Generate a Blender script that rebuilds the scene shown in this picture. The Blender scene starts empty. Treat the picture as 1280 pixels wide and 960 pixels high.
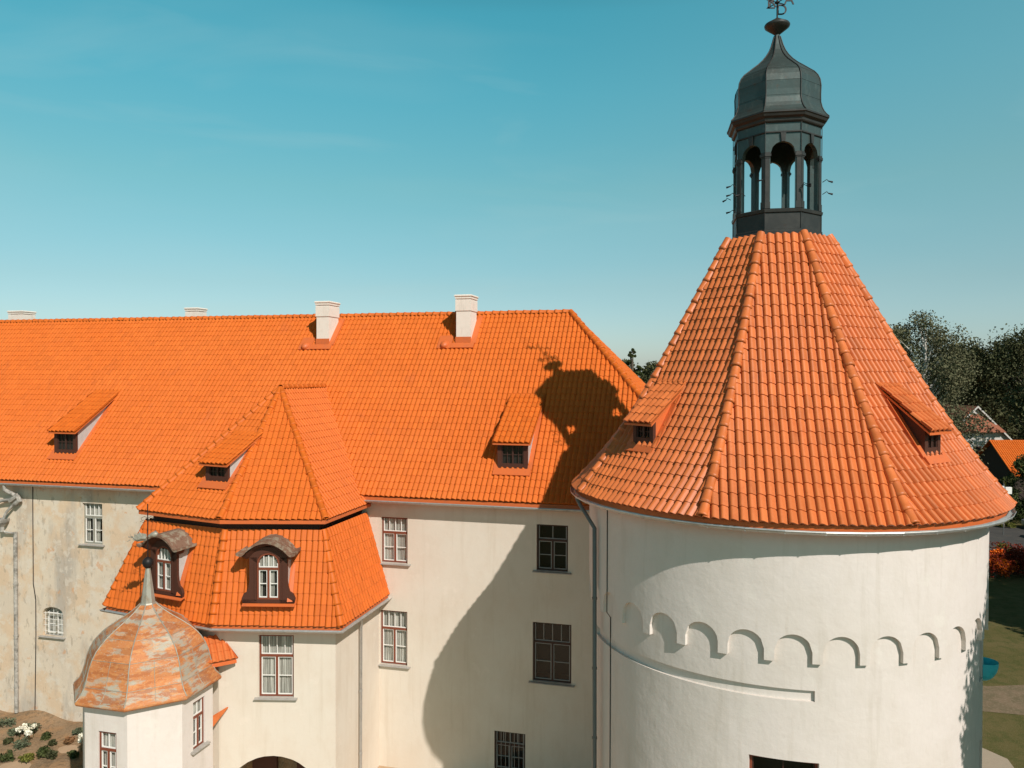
import bpy, math, random
import numpy as np
from mathutils import Vector, Matrix
random.seed(7); RNG = np.random.default_rng(7)
scene = bpy.context.scene
COL = scene.collection
G = 15.65                       # camera height above the ground
PSI = 0.2484                    # heading of the long wing
rad = math.radians

# ------------------------------------------------------------------ camera
F, PITCH, ROLL = 973.7, -0.0132, 0.0021
cd = bpy.data.cameras.new('camera'); cam = bpy.data.objects.new('camera', cd); COL.objects.link(cam)
cd.sensor_fit = 'HORIZONTAL'; cd.sensor_width = 36.0; cd.lens = F / 1280 * 36.0
cd.clip_start = 0.1; cd.clip_end = 6000
c_, s_ = math.cos(PITCH), math.sin(PITCH)
up0 = Vector((0, -s_, c_)); fw = Vector((0, c_, s_)); X = Vector((1, 0, 0))
rt = X * math.cos(ROLL) + up0 * math.sin(ROLL); up = -X * math.sin(ROLL) + up0 * math.cos(ROLL)
cam.matrix_world = Matrix(((rt.x, up.x, -fw.x, 0), (rt.y, up.y, -fw.y, 0), (rt.z, up.z, -fw.z, G), (0, 0, 0, 1)))
scene.camera = cam

# ------------------------------------------------------------------ light
SUN_AZ, SUN_EL = rad(30.8), rad(40.0)        # the sun stands behind the camera, to its right
dvec = Vector((-math.sin(SUN_AZ) * math.cos(SUN_EL), math.cos(SUN_AZ) * math.cos(SUN_EL), -math.sin(SUN_EL)))
sd = bpy.data.lights.new('sun', 'SUN'); sun = bpy.data.objects.new('sun', sd); COL.objects.link(sun)
sd.energy = 4.6; sd.angle = rad(0.5); sd.color = (1.0, 0.925, 0.87)
sun.rotation_euler = dvec.to_track_quat('-Z', 'Y').to_euler(); sun.location = (20, -30, 60)
w = bpy.data.worlds.new("World"); scene.world = w; w.use_nodes = True
nt = w.node_tree; nt.nodes.clear()
def N(t, **k):
    n = nt.nodes.new(t)
    for a, b in k.items(): setattr(n, a, b)
    return n
sky = N('ShaderNodeTexSky', sky_type='NISHITA', sun_disc=False, sun_elevation=SUN_EL, sun_rotation=rad(180) - SUN_AZ,
        altitude=50, air_density=1.0, dust_density=0.6, ozone_density=1.0)
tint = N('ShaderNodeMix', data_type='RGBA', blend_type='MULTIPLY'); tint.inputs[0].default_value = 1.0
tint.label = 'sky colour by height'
tc = N('ShaderNodeTexCoord')
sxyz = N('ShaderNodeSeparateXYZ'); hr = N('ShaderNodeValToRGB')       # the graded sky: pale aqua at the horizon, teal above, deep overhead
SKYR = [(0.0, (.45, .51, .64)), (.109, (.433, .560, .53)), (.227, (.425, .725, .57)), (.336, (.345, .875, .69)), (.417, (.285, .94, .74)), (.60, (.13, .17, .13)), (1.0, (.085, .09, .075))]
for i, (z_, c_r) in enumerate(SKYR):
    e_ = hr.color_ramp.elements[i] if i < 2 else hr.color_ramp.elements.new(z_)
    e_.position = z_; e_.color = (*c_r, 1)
mp = N('ShaderNodeMapping'); mp.inputs['Scale'].default_value = (1.0, 1.0, 5.0); mp.inputs['Rotation'].default_value = (0.15, 0.3, 0)
nz = N('ShaderNodeTexNoise'); nz.inputs['Scale'].default_value = 2.6; nz.inputs['Detail'].default_value = 7; nz.inputs['Distortion'].default_value = 0.6
rp = N('ShaderNodeValToRGB'); rp.color_ramp.elements[0].position = 0.56; rp.color_ramp.elements[1].position = 0.85
rp.color_ramp.elements[0].color = (0, 0, 0, 1); rp.color_ramp.elements[1].color = (0.24, 0.24, 0.24, 1)
cl = N('ShaderNodeMix', data_type='RGBA'); cl.inputs[7].default_value = (5.5, 7.5, 7.5, 1)
bg = N('ShaderNodeBackground'); bg.inputs[1].default_value = 0.085; out = N('ShaderNodeOutputWorld')
L = nt.links.new
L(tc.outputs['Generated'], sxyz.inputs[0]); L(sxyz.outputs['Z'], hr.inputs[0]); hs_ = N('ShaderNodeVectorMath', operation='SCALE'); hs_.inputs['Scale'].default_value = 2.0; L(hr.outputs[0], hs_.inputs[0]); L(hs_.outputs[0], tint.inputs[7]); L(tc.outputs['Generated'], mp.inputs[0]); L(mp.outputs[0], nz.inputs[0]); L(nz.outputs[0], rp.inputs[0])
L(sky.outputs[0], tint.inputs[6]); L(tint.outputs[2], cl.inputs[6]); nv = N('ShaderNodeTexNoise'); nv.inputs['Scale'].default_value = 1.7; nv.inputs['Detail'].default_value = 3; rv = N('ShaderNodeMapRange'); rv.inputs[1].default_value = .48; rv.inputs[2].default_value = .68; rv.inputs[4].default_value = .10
sm_ = N('ShaderNodeMath', operation='ADD'); L(mp.outputs[0], nv.inputs[0]); L(nv.outputs[0], rv.inputs[0]); L(rp.outputs[0], sm_.inputs[0]); L(rv.outputs[0], sm_.inputs[1]); 
xa_ = N('ShaderNodeMapRange'); xa_.inputs[1].default_value = .05; xa_.inputs[2].default_value = .6; xa_.inputs[4].default_value = .13; s2_ = N('ShaderNodeMath', operation='ADD')
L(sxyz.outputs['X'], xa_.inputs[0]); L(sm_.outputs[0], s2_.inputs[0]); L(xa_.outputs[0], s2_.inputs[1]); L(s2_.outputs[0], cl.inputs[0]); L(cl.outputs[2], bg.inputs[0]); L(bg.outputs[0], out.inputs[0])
scene.view_settings.view_transform = 'Standard'; scene.view_settings.look = 'None'
scene.view_settings.exposure = 0.0; scene.view_settings.gamma = 1.0; scene.view_settings.use_curve_mapping = False

# ------------------------------------------------------------------ materials
def mat(name, base, rough=0.8, metal=0.0, layers=(), bump=None, tone=0.0, spec=0.3, coat=0.0):
    """layers: (noise scale, xyz stretch, lo, hi, colour, strength); bump: (scale, distance, strength, stretch)"""
    m = bpy.data.materials.new(name); m.use_nodes = True
    t = m.node_tree; b = t.nodes['Principled BSDF']
    b.inputs['Roughness'].default_value = rough; b.inputs['Metallic'].default_value = metal
    b.inputs['Specular IOR Level'].default_value = spec
    co = t.nodes.new('ShaderNodeTexCoord')
    rgb = t.nodes.new('ShaderNodeRGB'); rgb.outputs[0].default_value = (*base, 1); cur = rgb.outputs[0]
    for i, (sc, st, lo, hi, colr, k) in enumerate(layers):
        mpn = t.nodes.new('ShaderNodeMapping'); mpn.inputs['Scale'].default_value = st; mpn.inputs['Location'].default_value = (i * 7.3, i * 3.1, i)
        n = t.nodes.new('ShaderNodeTexNoise'); n.inputs['Scale'].default_value = sc; n.inputs['Detail'].default_value = 8; n.inputs['Roughness'].default_value = 0.62
        r = t.nodes.new('ShaderNodeMapRange'); r.inputs[1].default_value = lo; r.inputs[2].default_value = hi; r.inputs[4].default_value = k
        x = t.nodes.new('ShaderNodeMix'); x.data_type = 'RGBA'; x.inputs[7].default_value = (*colr, 1)
        t.links.new(co.outputs['Object'], mpn.inputs[0]); t.links.new(mpn.outputs[0], n.inputs[0]); t.links.new(n.outputs[0], r.inputs[0])
        t.links.new(r.outputs[0], x.inputs[0]); t.links.new(cur, x.inputs[6]); cur = x.outputs[2]
    if tone:
        a = t.nodes.new('ShaderNodeAttribute'); a.attribute_name = 'tone'
        r = t.nodes.new('ShaderNodeMapRange'); r.inputs[3].default_value = 1 - tone; r.inputs[4].default_value = 1 + tone
        x = t.nodes.new('ShaderNodeVectorMath'); x.operation = 'SCALE'
        t.links.new(a.outputs['Fac'], r.inputs[0]); t.links.new(cur, x.inputs[0]); t.links.new(r.outputs[0], x.inputs['Scale']); cur = x.outputs[0]
    t.links.new(cur, b.inputs['Base Color'])
    if bump:
        last = None
        for (sc, dist, stg, st) in bump:
            mpn = t.nodes.new('ShaderNodeMapping'); mpn.inputs['Scale'].default_value = st
            n = t.nodes.new('ShaderNodeTexNoise'); n.inputs['Scale'].default_value = sc; n.inputs['Detail'].default_value = 5
            bp = t.nodes.new('ShaderNodeBump'); bp.inputs['Distance'].default_value = dist; bp.inputs['Strength'].default_value = stg
            t.links.new(co.outputs['Object'], mpn.inputs[0]); t.links.new(mpn.outputs[0], n.inputs[0]); t.links.new(n.outputs[0], bp.inputs['Height'])
            if last: t.links.new(last, bp.inputs['Normal'])
            last = bp.outputs[0]
        t.links.new(last, b.inputs['Normal'])
    return m
one = (1, 1, 1)
M = {}
M['tile'] = mat('orange clay tile', (0.60, 0.128, 0.014), 0.55, layers=[(0.35, one, 0.4, 0.7, (0.63, 0.150, 0.022), 0.55), (3.0, one, 0.52, 0.75, (0.50, 0.098, 0.012), 0.4), (14, one, 0.56, 0.75, (0.38, 0.075, 0.015), 0.3), (0.8, (1, 1, .4), 0.6, 0.72, (0.42, 0.10, 0.03), 0.3)], bump=[(60, 0.004, 0.35, one)], tone=0.085, spec=0.25)
M['tile_tower'] = mat('salmon clay tile', (0.585, 0.152, 0.040), 0.46, layers=[(0.5, one, 0.4, 0.7, (0.61, 0.168, 0.042), 0.6), (3.0, one, 0.52, 0.75, (0.43, 0.085, 0.016), 0.5), (14, one, 0.56, 0.75, (0.34, 0.08, 0.028), 0.4), (0.9, (1, 1, .4), 0.58, 0.72, (0.38, 0.115, 0.045), 0.4)], bump=[(60, 0.004, 0.35, one)], tone=0.16, spec=0.42)
M['flash'] = mat('painted orange sheet metal', (0.62, 0.14, 0.035), 0.5, layers=[(4, one, 0.5, 0.7, (0.45, 0.12, 0.05), 0.5)], spec=0.4)
M['plaster'] = mat('white lime plaster', (0.70, 0.635, 0.58), 0.92, layers=[(0.45, one, 0.42, 0.7, (0.64, 0.58, 0.51), 0.7), (2.2, (1, 1, .35), 0.5, 0.75, (0.60, 0.535, 0.46), 0.4), (9, (1, 1, .5), 0.55, 0.8, (0.55, 0.49, 0.42), 0.22), (3.5, (1, 1, .07), 0.56, 0.72, (0.50, 0.44, 0.36), 0.38), (1.1, one, 0.60, 0.66, (0.72, 0.67, 0.60), 0.5)], bump=[(1.6, 0.09, 0.24, one), (9, 0.02, 0.25, one), (90, 0.003, 0.5, one)], spec=0.1)
M['cream'] = mat('cream lime plaster', (0.69, 0.62, 0.52), 0.92, layers=[(0.4, one, 0.42, 0.7, (0.64, 0.54, 0.43), 0.7), (2.5, (1, 1, .3), 0.5, 0.75, (0.59, 0.50, 0.39), 0.4), (12, one, 0.55, 0.8, (0.54, 0.45, 0.35), 0.2), (3.0, (1, 1, .06), 0.56, 0.72, (0.52, 0.43, 0.32), 0.35), (1.3, one, 0.61, 0.66, (0.74, 0.66, 0.56), 0.4)], bump=[(5, 0.012, 0.35, one), (110, 0.003, 0.5, one)], spec=0.1)
M['old'] = mat('old weathered plaster', (0.67, 0.57, 0.44), 0.95, layers=[(0.45, one, 0.40, 0.62, (0.60, 0.51, 0.40), 0.8), (0.75, one, 0.49, 0.57, (0.64, 0.43, 0.25), 0.5), (0.8, (1, 1, .22), 0.50, 0.64, (0.36, 0.33, 0.29), 0.65), (2.0, one, 0.55, 0.59, (0.67, 0.60, 0.50), 0.55), (4.5, (1, 1, .5), 0.58, 0.64, (0.34, 0.28, 0.21), 0.5), (1.4, one, 0.64, 0.67, (0.60, 0.31, 0.15), 0.6), (25, one, 0.55, 0.75, (0.38, 0.33, 0.26), 0.4)], bump=[(4, 0.02, 0.5, one), (40, 0.006, 0.6, one)], spec=0.1)
M['chimney'] = mat('whitewashed chimney', (0.78, 0.69, 0.60), 0.9, layers=[(2, one, 0.5, 0.7, (0.66, 0.57, 0.48), 0.5), (6, (1, 1, .2), 0.56, 0.7, (0.52, 0.44, 0.37), 0.35)], bump=[(40, 0.004, 0.5, one)], spec=0.1)
M['reveal'] = M['cream']
M['wood'] = mat('red brown painted timber', (0.075, 0.027, 0.016), 0.6, layers=[(6, (1, 1, .2), 0.5, 0.75, (0.07, 0.025, 0.015), 0.6), (20, (2, 2, .3), 0.6, 0.75, (0.13, 0.06, 0.04), 0.35)], bump=[(30, 0.004, 0.4, (3, 3, .3))])
M['frame'] = mat('brown window paint', (0.20, 0.055, 0.028), 0.5, layers=[(9, one, 0.5, 0.75, (0.13, 0.04, 0.02), 0.6)])
M['frame_dark'] = mat('dark brown window paint', (0.06, 0.028, 0.02), 0.5, layers=[(9, one, 0.5, 0.75, (0.04, 0.02, 0.015), 0.6)])
M['white'] = mat('white gloss paint', (0.78, 0.76, 0.70), 0.4, layers=[(12, one, 0.5, 0.8, (0.6, 0.57, 0.5), 0.4)])
M['greysash'] = mat('grey sash paint', (0.30, 0.29, 0.27), 0.5, layers=[(12, one, 0.5, 0.8, (0.2, 0.19, 0.18), 0.4)])
M['curtain'] = mat('white net curtain', (0.56, 0.53, 0.47), 0.9, layers=[(5, (5, 5, .12), 0.42, 0.56, (0.20, 0.185, 0.16), 0.85)])
M['dark'] = mat('unlit room', (0.022, 0.02, 0.018), 0.95, layers=[(2, one, 0.4, 0.7, (0.05, 0.042, 0.035), 0.5)])
M['sill'] = mat('zinc sill', (0.42, 0.40, 0.36), 0.55, metal=0.2, layers=[(5, one, 0.45, 0.7, (0.27, 0.25, 0.22), 0.6)])
M['hopper'] = mat('stained grey pipe', (0.33, 0.31, 0.27), 0.6, layers=[(5, one, 0.48, 0.6, (0.5, 0.47, 0.42), 0.7), (3, one, 0.5, 0.6, (0.14, 0.13, 0.11), 0.7)])
M['zinc'] = mat('zinc gutter', (0.50, 0.49, 0.46), 0.42, metal=0.55, layers=[(6, one, 0.45, 0.7, (0.30, 0.29, 0.27), 0.6)], spec=0.5)
M['zincdark'] = mat('painted grey downpipe', (0.15, 0.16, 0.155), 0.5, metal=0.3, layers=[(4, one, 0.45, 0.7, (0.14, 0.14, 0.13), 0.6)])
M['lantern'] = mat('green grey sheet metal', (0.055, 0.082, 0.077), 0.42, metal=0.35, layers=[(1.6, one, 0.42, 0.66, (0.055, 0.062, 0.055), 0.7), (6, (1, 1, .4), 0.55, 0.72, (0.15, 0.17, 0.15), 0.4), (5, one, 0.6, 0.7, (0.10, 0.055, 0.035), 0.5)], bump=[(5, 0.012, 0.35, one)], spec=0.5)
M['lantern_b'] = mat('brown grey sheet metal', (0.034, 0.034, 0.031), 0.5, metal=0.3, layers=[(3, one, 0.42, 0.66, (0.065, 0.06, 0.052), 0.5), (9, one, 0.6, 0.7, (0.045, 0.03, 0.022), 0.6)], bump=[(5, 0.012, 0.35, one)], spec=0.4)
M['iron'] = mat('black wrought iron', (0.02, 0.02, 0.021), 0.5, metal=0.4, layers=[(9, one, 0.5, 0.7, (0.06, 0.035, 0.02), 0.5)])
M['rust'] = mat('rusted patinated sheet', (0.40, 0.36, 0.28), 0.62, metal=0.05,
    layers=[(0.95, (.8, .8, 1.6), 0.44, 0.50, (0.52, 0.185, 0.055), 0.94), (2.2, (.5, .5, 2.8), 0.50, 0.54, (0.40, 0.13, 0.04), 0.8), (1.3, (.55, .55, 2.4), 0.58, 0.62, (0.44, 0.38, 0.29), 0.75), (7, (.6, .6, 2), 0.53, 0.60, (0.60, 0.28, 0.10), 0.6), (16, one, 0.60, 0.65, (0.45, 0.41, 0.33), 0.5), (40, one, 0.52, 0.68, (0.24, 0.10, 0.055), 0.4)], bump=[(3, 0.03, 0.35, one), (12, 0.012, 0.4, one)], tone=0.14, spec=0.3)
M['patina'] = mat('pale weathered zinc', (0.36, 0.35, 0.29), 0.5, metal=0.3, layers=[(8, (1, 1, .3), 0.5, 0.68, (0.24, 0.16, 0.09), 0.6)])
M['shingle'] = mat('weathered brown hood', (0.20, 0.115, 0.075), 0.7, layers=[(4, one, 0.50, 0.58, (0.30, 0.25, 0.18), 0.9), (9, one, 0.55, 0.64, (0.15, 0.07, 0.045), 0.8)], bump=[(20, 0.01, 0.6, one)])
M['grey_cheek'] = mat('pale grey cheek sheet', (0.50, 0.49, 0.46), 0.6, layers=[(4, one, 0.45, 0.7, (0.36, 0.35, 0.32), 0.6)])
M['grass'] = mat('lawn', (0.115, 0.10, 0.036), 0.95, layers=[(0.25, one, 0.42, 0.62, (0.16, 0.125, 0.055), 0.7), (1.8, one, 0.45, 0.62, (0.065, 0.080, 0.022), 0.7), (14, one, 0.45, 0.65, (0.20, 0.17, 0.08), 0.4)], bump=[(25, 0.06, 0.8, one)], spec=0.05)
M['soil'] = mat('dry garden soil', (0.27, 0.185, 0.11), 0.97, layers=[(1.2, one, 0.45, 0.6, (0.34, 0.20, 0.10), 0.7), (5, one, 0.5, 0.62, (0.16, 0.115, 0.07), 0.7), (30, one, 0.5, 0.65, (0.40, 0.30, 0.2), 0.4)], bump=[(12, 0.06, 0.9, one)], spec=0.05)
M['path'] = mat('trodden earth path', (0.20, 0.14, 0.085), 0.95, layers=[(1.2, one, 0.42, 0.6, (0.12, 0.10, 0.05), 0.8), (8, one, 0.5, 0.6, (0.27, 0.2, 0.13), 0.5)], bump=[(20, 0.02, 0.7, one)])
M['gravel'] = mat('pale gravel path', (0.40, 0.32, 0.23), 0.95, layers=[(3, one, 0.45, 0.6, (0.38, 0.31, 0.22), 0.6), (40, one, 0.5, 0.6, (0.3, 0.25, 0.2), 0.5)], bump=[(60, 0.02, 0.7, one)])
M['bounce_sand'] = mat('sandy bounce ground', (0.46, 0.32, 0.20), 0.95, layers=[(1.5, one, 0.45, 0.6, (0.40, 0.28, 0.17), 0.6)], bump=[(40, 0.01, 0.6, one)])
M['asphalt'] = mat('asphalt', (0.055, 0.052, 0.048), 0.9, layers=[(1, one, 0.45, 0.65, (0.085, 0.075, 0.062), 0.7), (40, one, 0.5, 0.65, (0.11, 0.10, 0.09), 0.4)], bump=[(80, 0.01, 0.6, one)])
M['bark'] = mat('bark', (0.09, 0.07, 0.05), 0.95, layers=[(6, (1, 1, .2), 0.45, 0.6, (0.16, 0.13, 0.10), 0.7)], bump=[(10, 0.03, 0.8, (2, 2, .3))])
M['birchbark'] = mat('birch bark', (0.55, 0.52, 0.46), 0.8, layers=[(3, (1, 1, 4), 0.55, 0.62, (0.05, 0.045, 0.04), 0.9)])
def leafmat(name, c1, c2, tone=0.32):
    m = mat(name, c1, 0.7, layers=[(0.5, one, 0.4, 0.62, c2, 0.8)], tone=tone, spec=0.15)
    return m
M['leaf_dark'] = leafmat('dark leaves', (0.052, 0.058, 0.024), (0.078, 0.076, 0.032))
M['leaf_birch'] = leafmat('grey green leaves', (0.105, 0.105, 0.055), (0.125, 0.115, 0.06))
M['leaf_mid'] = leafmat('green leaves', (0.045, 0.062, 0.020), (0.075, 0.08, 0.025))
M['leaf_yellow'] = leafmat('yellow green leaves', (0.16, 0.16, 0.03), (0.10, 0.11, 0.025))
M['leaf_orange'] = leafmat('orange leaves', (0.75, 0.17, 0.012), (0.60, 0.09, 0.01), 0.3)
M['leaf_red_shade'] = leafmat('shade-darkened red leaves', (0.13, 0.014, 0.006), (0.22, 0.03, 0.008), 0.4)  # red leaves, colour darkened to stand in for shade on the bushes
M['leaf_rusty'] = leafmat('rusty leaves', (0.22, 0.11, 0.05), (0.15, 0.09, 0.04), 0.3)
M['leaf_grey'] = leafmat('grey sage leaves', (0.12, 0.135, 0.08), (0.075, 0.09, 0.045))
M['petal'] = mat('white petals', (0.85, 0.82, 0.68), 0.6, layers=[(8, one, 0.5, 0.7, (0.8, 0.72, 0.45), 0.5)])
M['brick'] = mat('old brickwork', (0.20, 0.13, 0.09), 0.95, layers=[(3, one, 0.5, 0.6, (0.13, 0.12, 0.10), 0.8), (12, (1, 1, 3), 0.5, 0.6, (0.28, 0.17, 0.11), 0.6)])
M['darkwall'] = mat('dark timber wall', (0.045, 0.032, 0.025), 0.9, layers=[(6, (2, 2, .3), 0.5, 0.6, (0.03, 0.02, 0.015), 0.6)])
M['redroof'] = mat('faded red roof', (0.34, 0.125, 0.07), 0.85, layers=[(1.0, one, 0.45, 0.62, (0.24, 0.09, 0.055), 0.6)], bump=[(14, 0.03, 0.7, (1, 1, 3))])
M['housewhite'] = mat('white render', (0.60, 0.57, 0.52), 0.9, layers=[(1.2, one, 0.5, 0.6, (0.42, 0.40, 0.36), 0.6)])
M['turquoise'] = mat('turquoise sheet', (0.06, 0.60, 0.72), 0.5, layers=[(5, one, 0.5, 0.7, (0.03, 0.45, 0.56), 0.6)])
M['carpaint'] = mat('grey car paint', (0.30, 0.31, 0.33), 0.3, metal=0.5, layers=[(3, one, 0.5, 0.8, (0.25, 0.26, 0.28), 0.3)], spec=0.6)
M['rubber'] = mat('black rubber', (0.02, 0.02, 0.02), 0.8)
gm = bpy.data.materials.new('window glass'); gm.use_nodes = True; t = gm.node_tree; t.nodes.clear()
o_ = t.nodes.new('ShaderNodeOutputMaterial'); mx = t.nodes.new('ShaderNodeMixShader'); tr = t.nodes.new('ShaderNodeBsdfTransparent'); gl = t.nodes.new('ShaderNodeBsdfGlossy')
lw = t.nodes.new('ShaderNodeLayerWeight'); pw = t.nodes.new('ShaderNodeMath'); pw.operation = 'POWER'; pw.inputs[1].default_value = 4.0; fr = t.nodes.new('ShaderNodeMath'); fr.operation = 'MULTIPLY_ADD'; fr.inputs[1].default_value = .75; fr.inputs[2].default_value = .05; t.links.new(lw.outputs['Facing'], pw.inputs[0]); t.links.new(pw.outputs[0], fr.inputs[0]); gl.inputs['Roughness'].default_value = 0.02; tr.inputs[0].default_value = (0.94, 0.96, 0.95, 1)
bn = t.nodes.new('ShaderNodeBump'); bnz = t.nodes.new('ShaderNodeTexNoise'); bnz.inputs['Scale'].default_value = 2.5; bn.inputs['Distance'].default_value = 0.02; bn.inputs['Strength'].default_value = 0.3
t.links.new(bnz.outputs[0], bn.inputs['Height']); t.links.new(bn.outputs[0], gl.inputs['Normal'])
t.links.new(fr.outputs[0], mx.inputs[0]); t.links.new(tr.outputs[0], mx.inputs[1]); t.links.new(gl.outputs[0], mx.inputs[2]); t.links.new(mx.outputs[0], o_.inputs[0])
M['glass'] = gm

# ------------------------------------------------------------------ mesh helpers
ORIG = {}
def root(name, label, cat, loc, group=None):
    o = bpy.data.objects.new(name, None); COL.objects.link(o); o.location = loc; o.empty_display_size = 0.5
    o['label'] = label; o['category'] = cat
    if group: o['group'] = group
    ORIG[o.name] = np.array(loc, float); return o
class MB:
    """collects vertices (world coordinates), faces, a tone per face and smooth flags"""
    def __init__(s): s.v = []; s.f = []; s.t = []; s.sm = []; s.mi = []; s.n = 0
    def add(s, V, Fc, tone=0.5, smooth=False, mi=0):
        V = np.asarray(V, float).reshape(-1, 3); s.v.append(V)
        for k, q in enumerate(Fc):
            s.f.append(tuple(int(i) + s.n for i in q)); s.t.append(tone[k] if hasattr(tone, '__len__') else tone); s.sm.append(smooth); s.mi.append(mi)
        s.n += len(V); return s
    def quad(s, a, b, c, d, **k): return s.add([a, b, c, d], [(0, 1, 2, 3)], **k)
    def box(s, c, X, Y, Z, hx, hy, hz, bev=0.0, **k):
        c = np.array(c, float); X, Y, Z = [np.array(q, float) for q in (X, Y, Z)]
        if bev <= 0:
            V = [c + X * hx * i + Y * hy * j + Z * hz * l for l in (-1, 1) for j in (-1, 1) for i in (-1, 1)]
            return s.add(V, [(0, 2, 3, 1), (4, 5, 7, 6), (0, 1, 5, 4), (2, 6, 7, 3), (0, 4, 6, 2), (1, 3, 7, 5)], **k)
        b = bev; rings = []
        for z, ins in ((-hz, b), (-hz + b, 0), (hz - b, 0), (hz, b)):
            for x, y in ((-1, -1), (1, -1), (1, 1), (-1, 1)):
                rings.append(c + X * x * (hx - ins) + Y * y * (hy - ins) + Z * z)
        Fc = [(3, 2, 1, 0), (12, 13, 14, 15)]
        for r in range(3):
            for i in range(4): Fc.append((r * 4 + i, r * 4 + (i + 1) % 4, r * 4 + 4 + (i + 1) % 4, r * 4 + 4 + i))
        return s.add(rings, Fc, **k)
    def tube(s, pts, r, n=8, smooth=True, **k):
        pts = [np.array(p, float) for p in pts]; rs = r if hasattr(r, '__len__') else [r] * len(pts); V = []; prev = None
        for i, p in enumerate(pts):
            d = pts[min(i + 1, len(pts) - 1)] - pts[max(i - 1, 0)]; d = d / (np.linalg.norm(d) + 1e-9)
            if prev is None: a = np.cross(d, (0, 0, 1.0)); a = np.cross(d, (1.0, 0, 0)) if np.linalg.norm(a) < .1 else a
            else: a = prev - d * (prev @ d)
            a /= np.linalg.norm(a); b = np.cross(d, a); prev = a
            for j in range(n): V.append(p + (a * math.cos(2 * math.pi * j / n) + b * math.sin(2 * math.pi * j / n)) * rs[i])
        Fc = [(i * n + j, i * n + (j + 1) % n, (i + 1) * n + (j + 1) % n, (i + 1) * n + j) for i in range(len(pts) - 1) for j in range(n)]
        s.add(V, Fc, smooth=smooth, **k)
        s.add(V[:n], [tuple(range(n))[::-1]]); s.add(V[-n:], [tuple(range(n))]); return s
    def lathe(s, c, prof, n=24, a0=0.0, smooth=True, **k):
        V = [(c[0] + r * math.sin(a0 + 2 * math.pi * j / n), c[1] - r * math.cos(a0 + 2 * math.pi * j / n), z) for r, z in prof for j in range(n)]
        Fc = [(i * n + j, i * n + (j + 1) % n, (i + 1) * n + (j + 1) % n, (i + 1) * n + j) for i in range(len(prof) - 1) for j in range(n)]
        s.add(V, Fc, smooth=smooth, **k); return s
    def prism(s, poly, off, **k):
        """polygon (3-D points) extruded by the vector off"""
        P = [np.array(p, float) for p in poly]; n = len(P); off = np.array(off, float)
        s.add(P + [p + off for p in P], [tuple(range(n))[::-1], tuple(range(n, 2 * n))] + [(i, (i + 1) % n, n + (i + 1) % n, n + i) for i in range(n)], **k); return s
    def build(s, name, mats, parent=None, label=None, kind=None):
        V = np.concatenate(s.v) if s.v else np.zeros((0, 3))
        if parent is not None: V = V - ORIG[parent.name]
        me = bpy.data.meshes.new(name); me.from_pydata(V.tolist(), [], s.f)
        for m in (mats if isinstance(mats, (list, tuple)) else [mats]): me.materials.append(m)
        me.polygons.foreach_set('use_smooth', s.sm); me.polygons.foreach_set('material_index', s.mi)
        a = me.attributes.new('tone', 'FLOAT', 'FACE'); a.data.foreach_set('value', np.array(s.t, np.float32))
        me.update(); o = bpy.data.objects.new(name, me); COL.objects.link(o)
        if parent is not None: o.parent = parent; ORIG[o.name] = ORIG[parent.name]
        if label: o['label'] = label
        if kind: o['kind'] = kind
        return o
def unit(v): v = np.array(v, float); return v / np.linalg.norm(v)
UP = np.array([0, 0, 1.0])

# ---- pantiles: real barrel-shaped tiles in courses, clipped between lo(s) and hi(s)
KU = 10; UU = np.array([0, .05, .13, .24, .36, .50, .64, .78, .90, 1.0]); HP = np.array([0, .026, .049, .062, .063, .053, .036, .017, .004, 0])   # steep left flank, gentle fall to the pan
def tiles(mb, P, S, lo, hi, tw=0.21, tl=0.34, phase=0.0, lift=0.024, deck=True, amp=1.0):
    nr = int(round(S / tl)); tl = S / nr
    for r in range(nr):
        s0 = r * tl; s1 = min(s0 + tl * 1.06, S)
        l0, h0, l1, h1 = lo(s0), hi(s0), lo(s1), hi(s1)
        c0 = math.floor((min(l0, l1) - phase) / tw); c1 = math.ceil((max(h0, h1) - phase) / tw)
        n = c1 - c0
        if n <= 0: continue
        c = np.arange(c0, c1)[:, None]
        ja = RNG.normal(0, .0035, (n, 1)); jl = RNG.normal(0, .0035, (n, 1)); js = RNG.normal(0, .005, (n, 1))
        a = (c + UU[None]) * tw + phase + ja
        ab = np.clip(a, l0, h0); at = np.clip(a, l1, h1)
        hb = HP[None] * amp + lift + jl; ht = HP[None] * amp + 0 * jl + 0.002; hl = HP[None] * .9 * amp - 0.012 + 0 * jl
        sb = np.full_like(a, s0) + js; st = np.full_like(a, s1)
        keep = (ab.max(1) - ab.min(1) > 1e-4) | (at.max(1) - at.min(1) > 1e-4)
        V = np.stack([P(ab, sb, hl), P(ab, sb, hb), P(ab, sb, hb), P(at, st, ht)], 1)[keep]   # n,4,K,3
        m = len(V)
        if not m: continue
        base = (np.arange(m) * 4 * KU)[:, None]; k = np.arange(KU - 1)[None]
        F1 = np.stack([base + k, base + k + 1, base + KU + k + 1, base + KU + k], -1)
        F2 = np.stack([base + 2 * KU + k, base + 2 * KU + k + 1, base + 3 * KU + k + 1, base + 3 * KU + k], -1)
        Fc = np.concatenate([F1, F2], 1).reshape(-1, 4)
        tone = np.repeat(np.clip(RNG.normal(.5, .22, m), 0, 1), 2 * (KU - 1))
        mb.add(V.reshape(-1, 3), Fc.tolist(), tone=tone.tolist(), smooth=True)
        if deck:
            D = P(np.array([l0, h0, h1, l1]), np.array([s0, s0, s1, s1]), np.full(4, -0.03)); mb.add(D, [(0, 1, 2, 3)], tone=.2)
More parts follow.
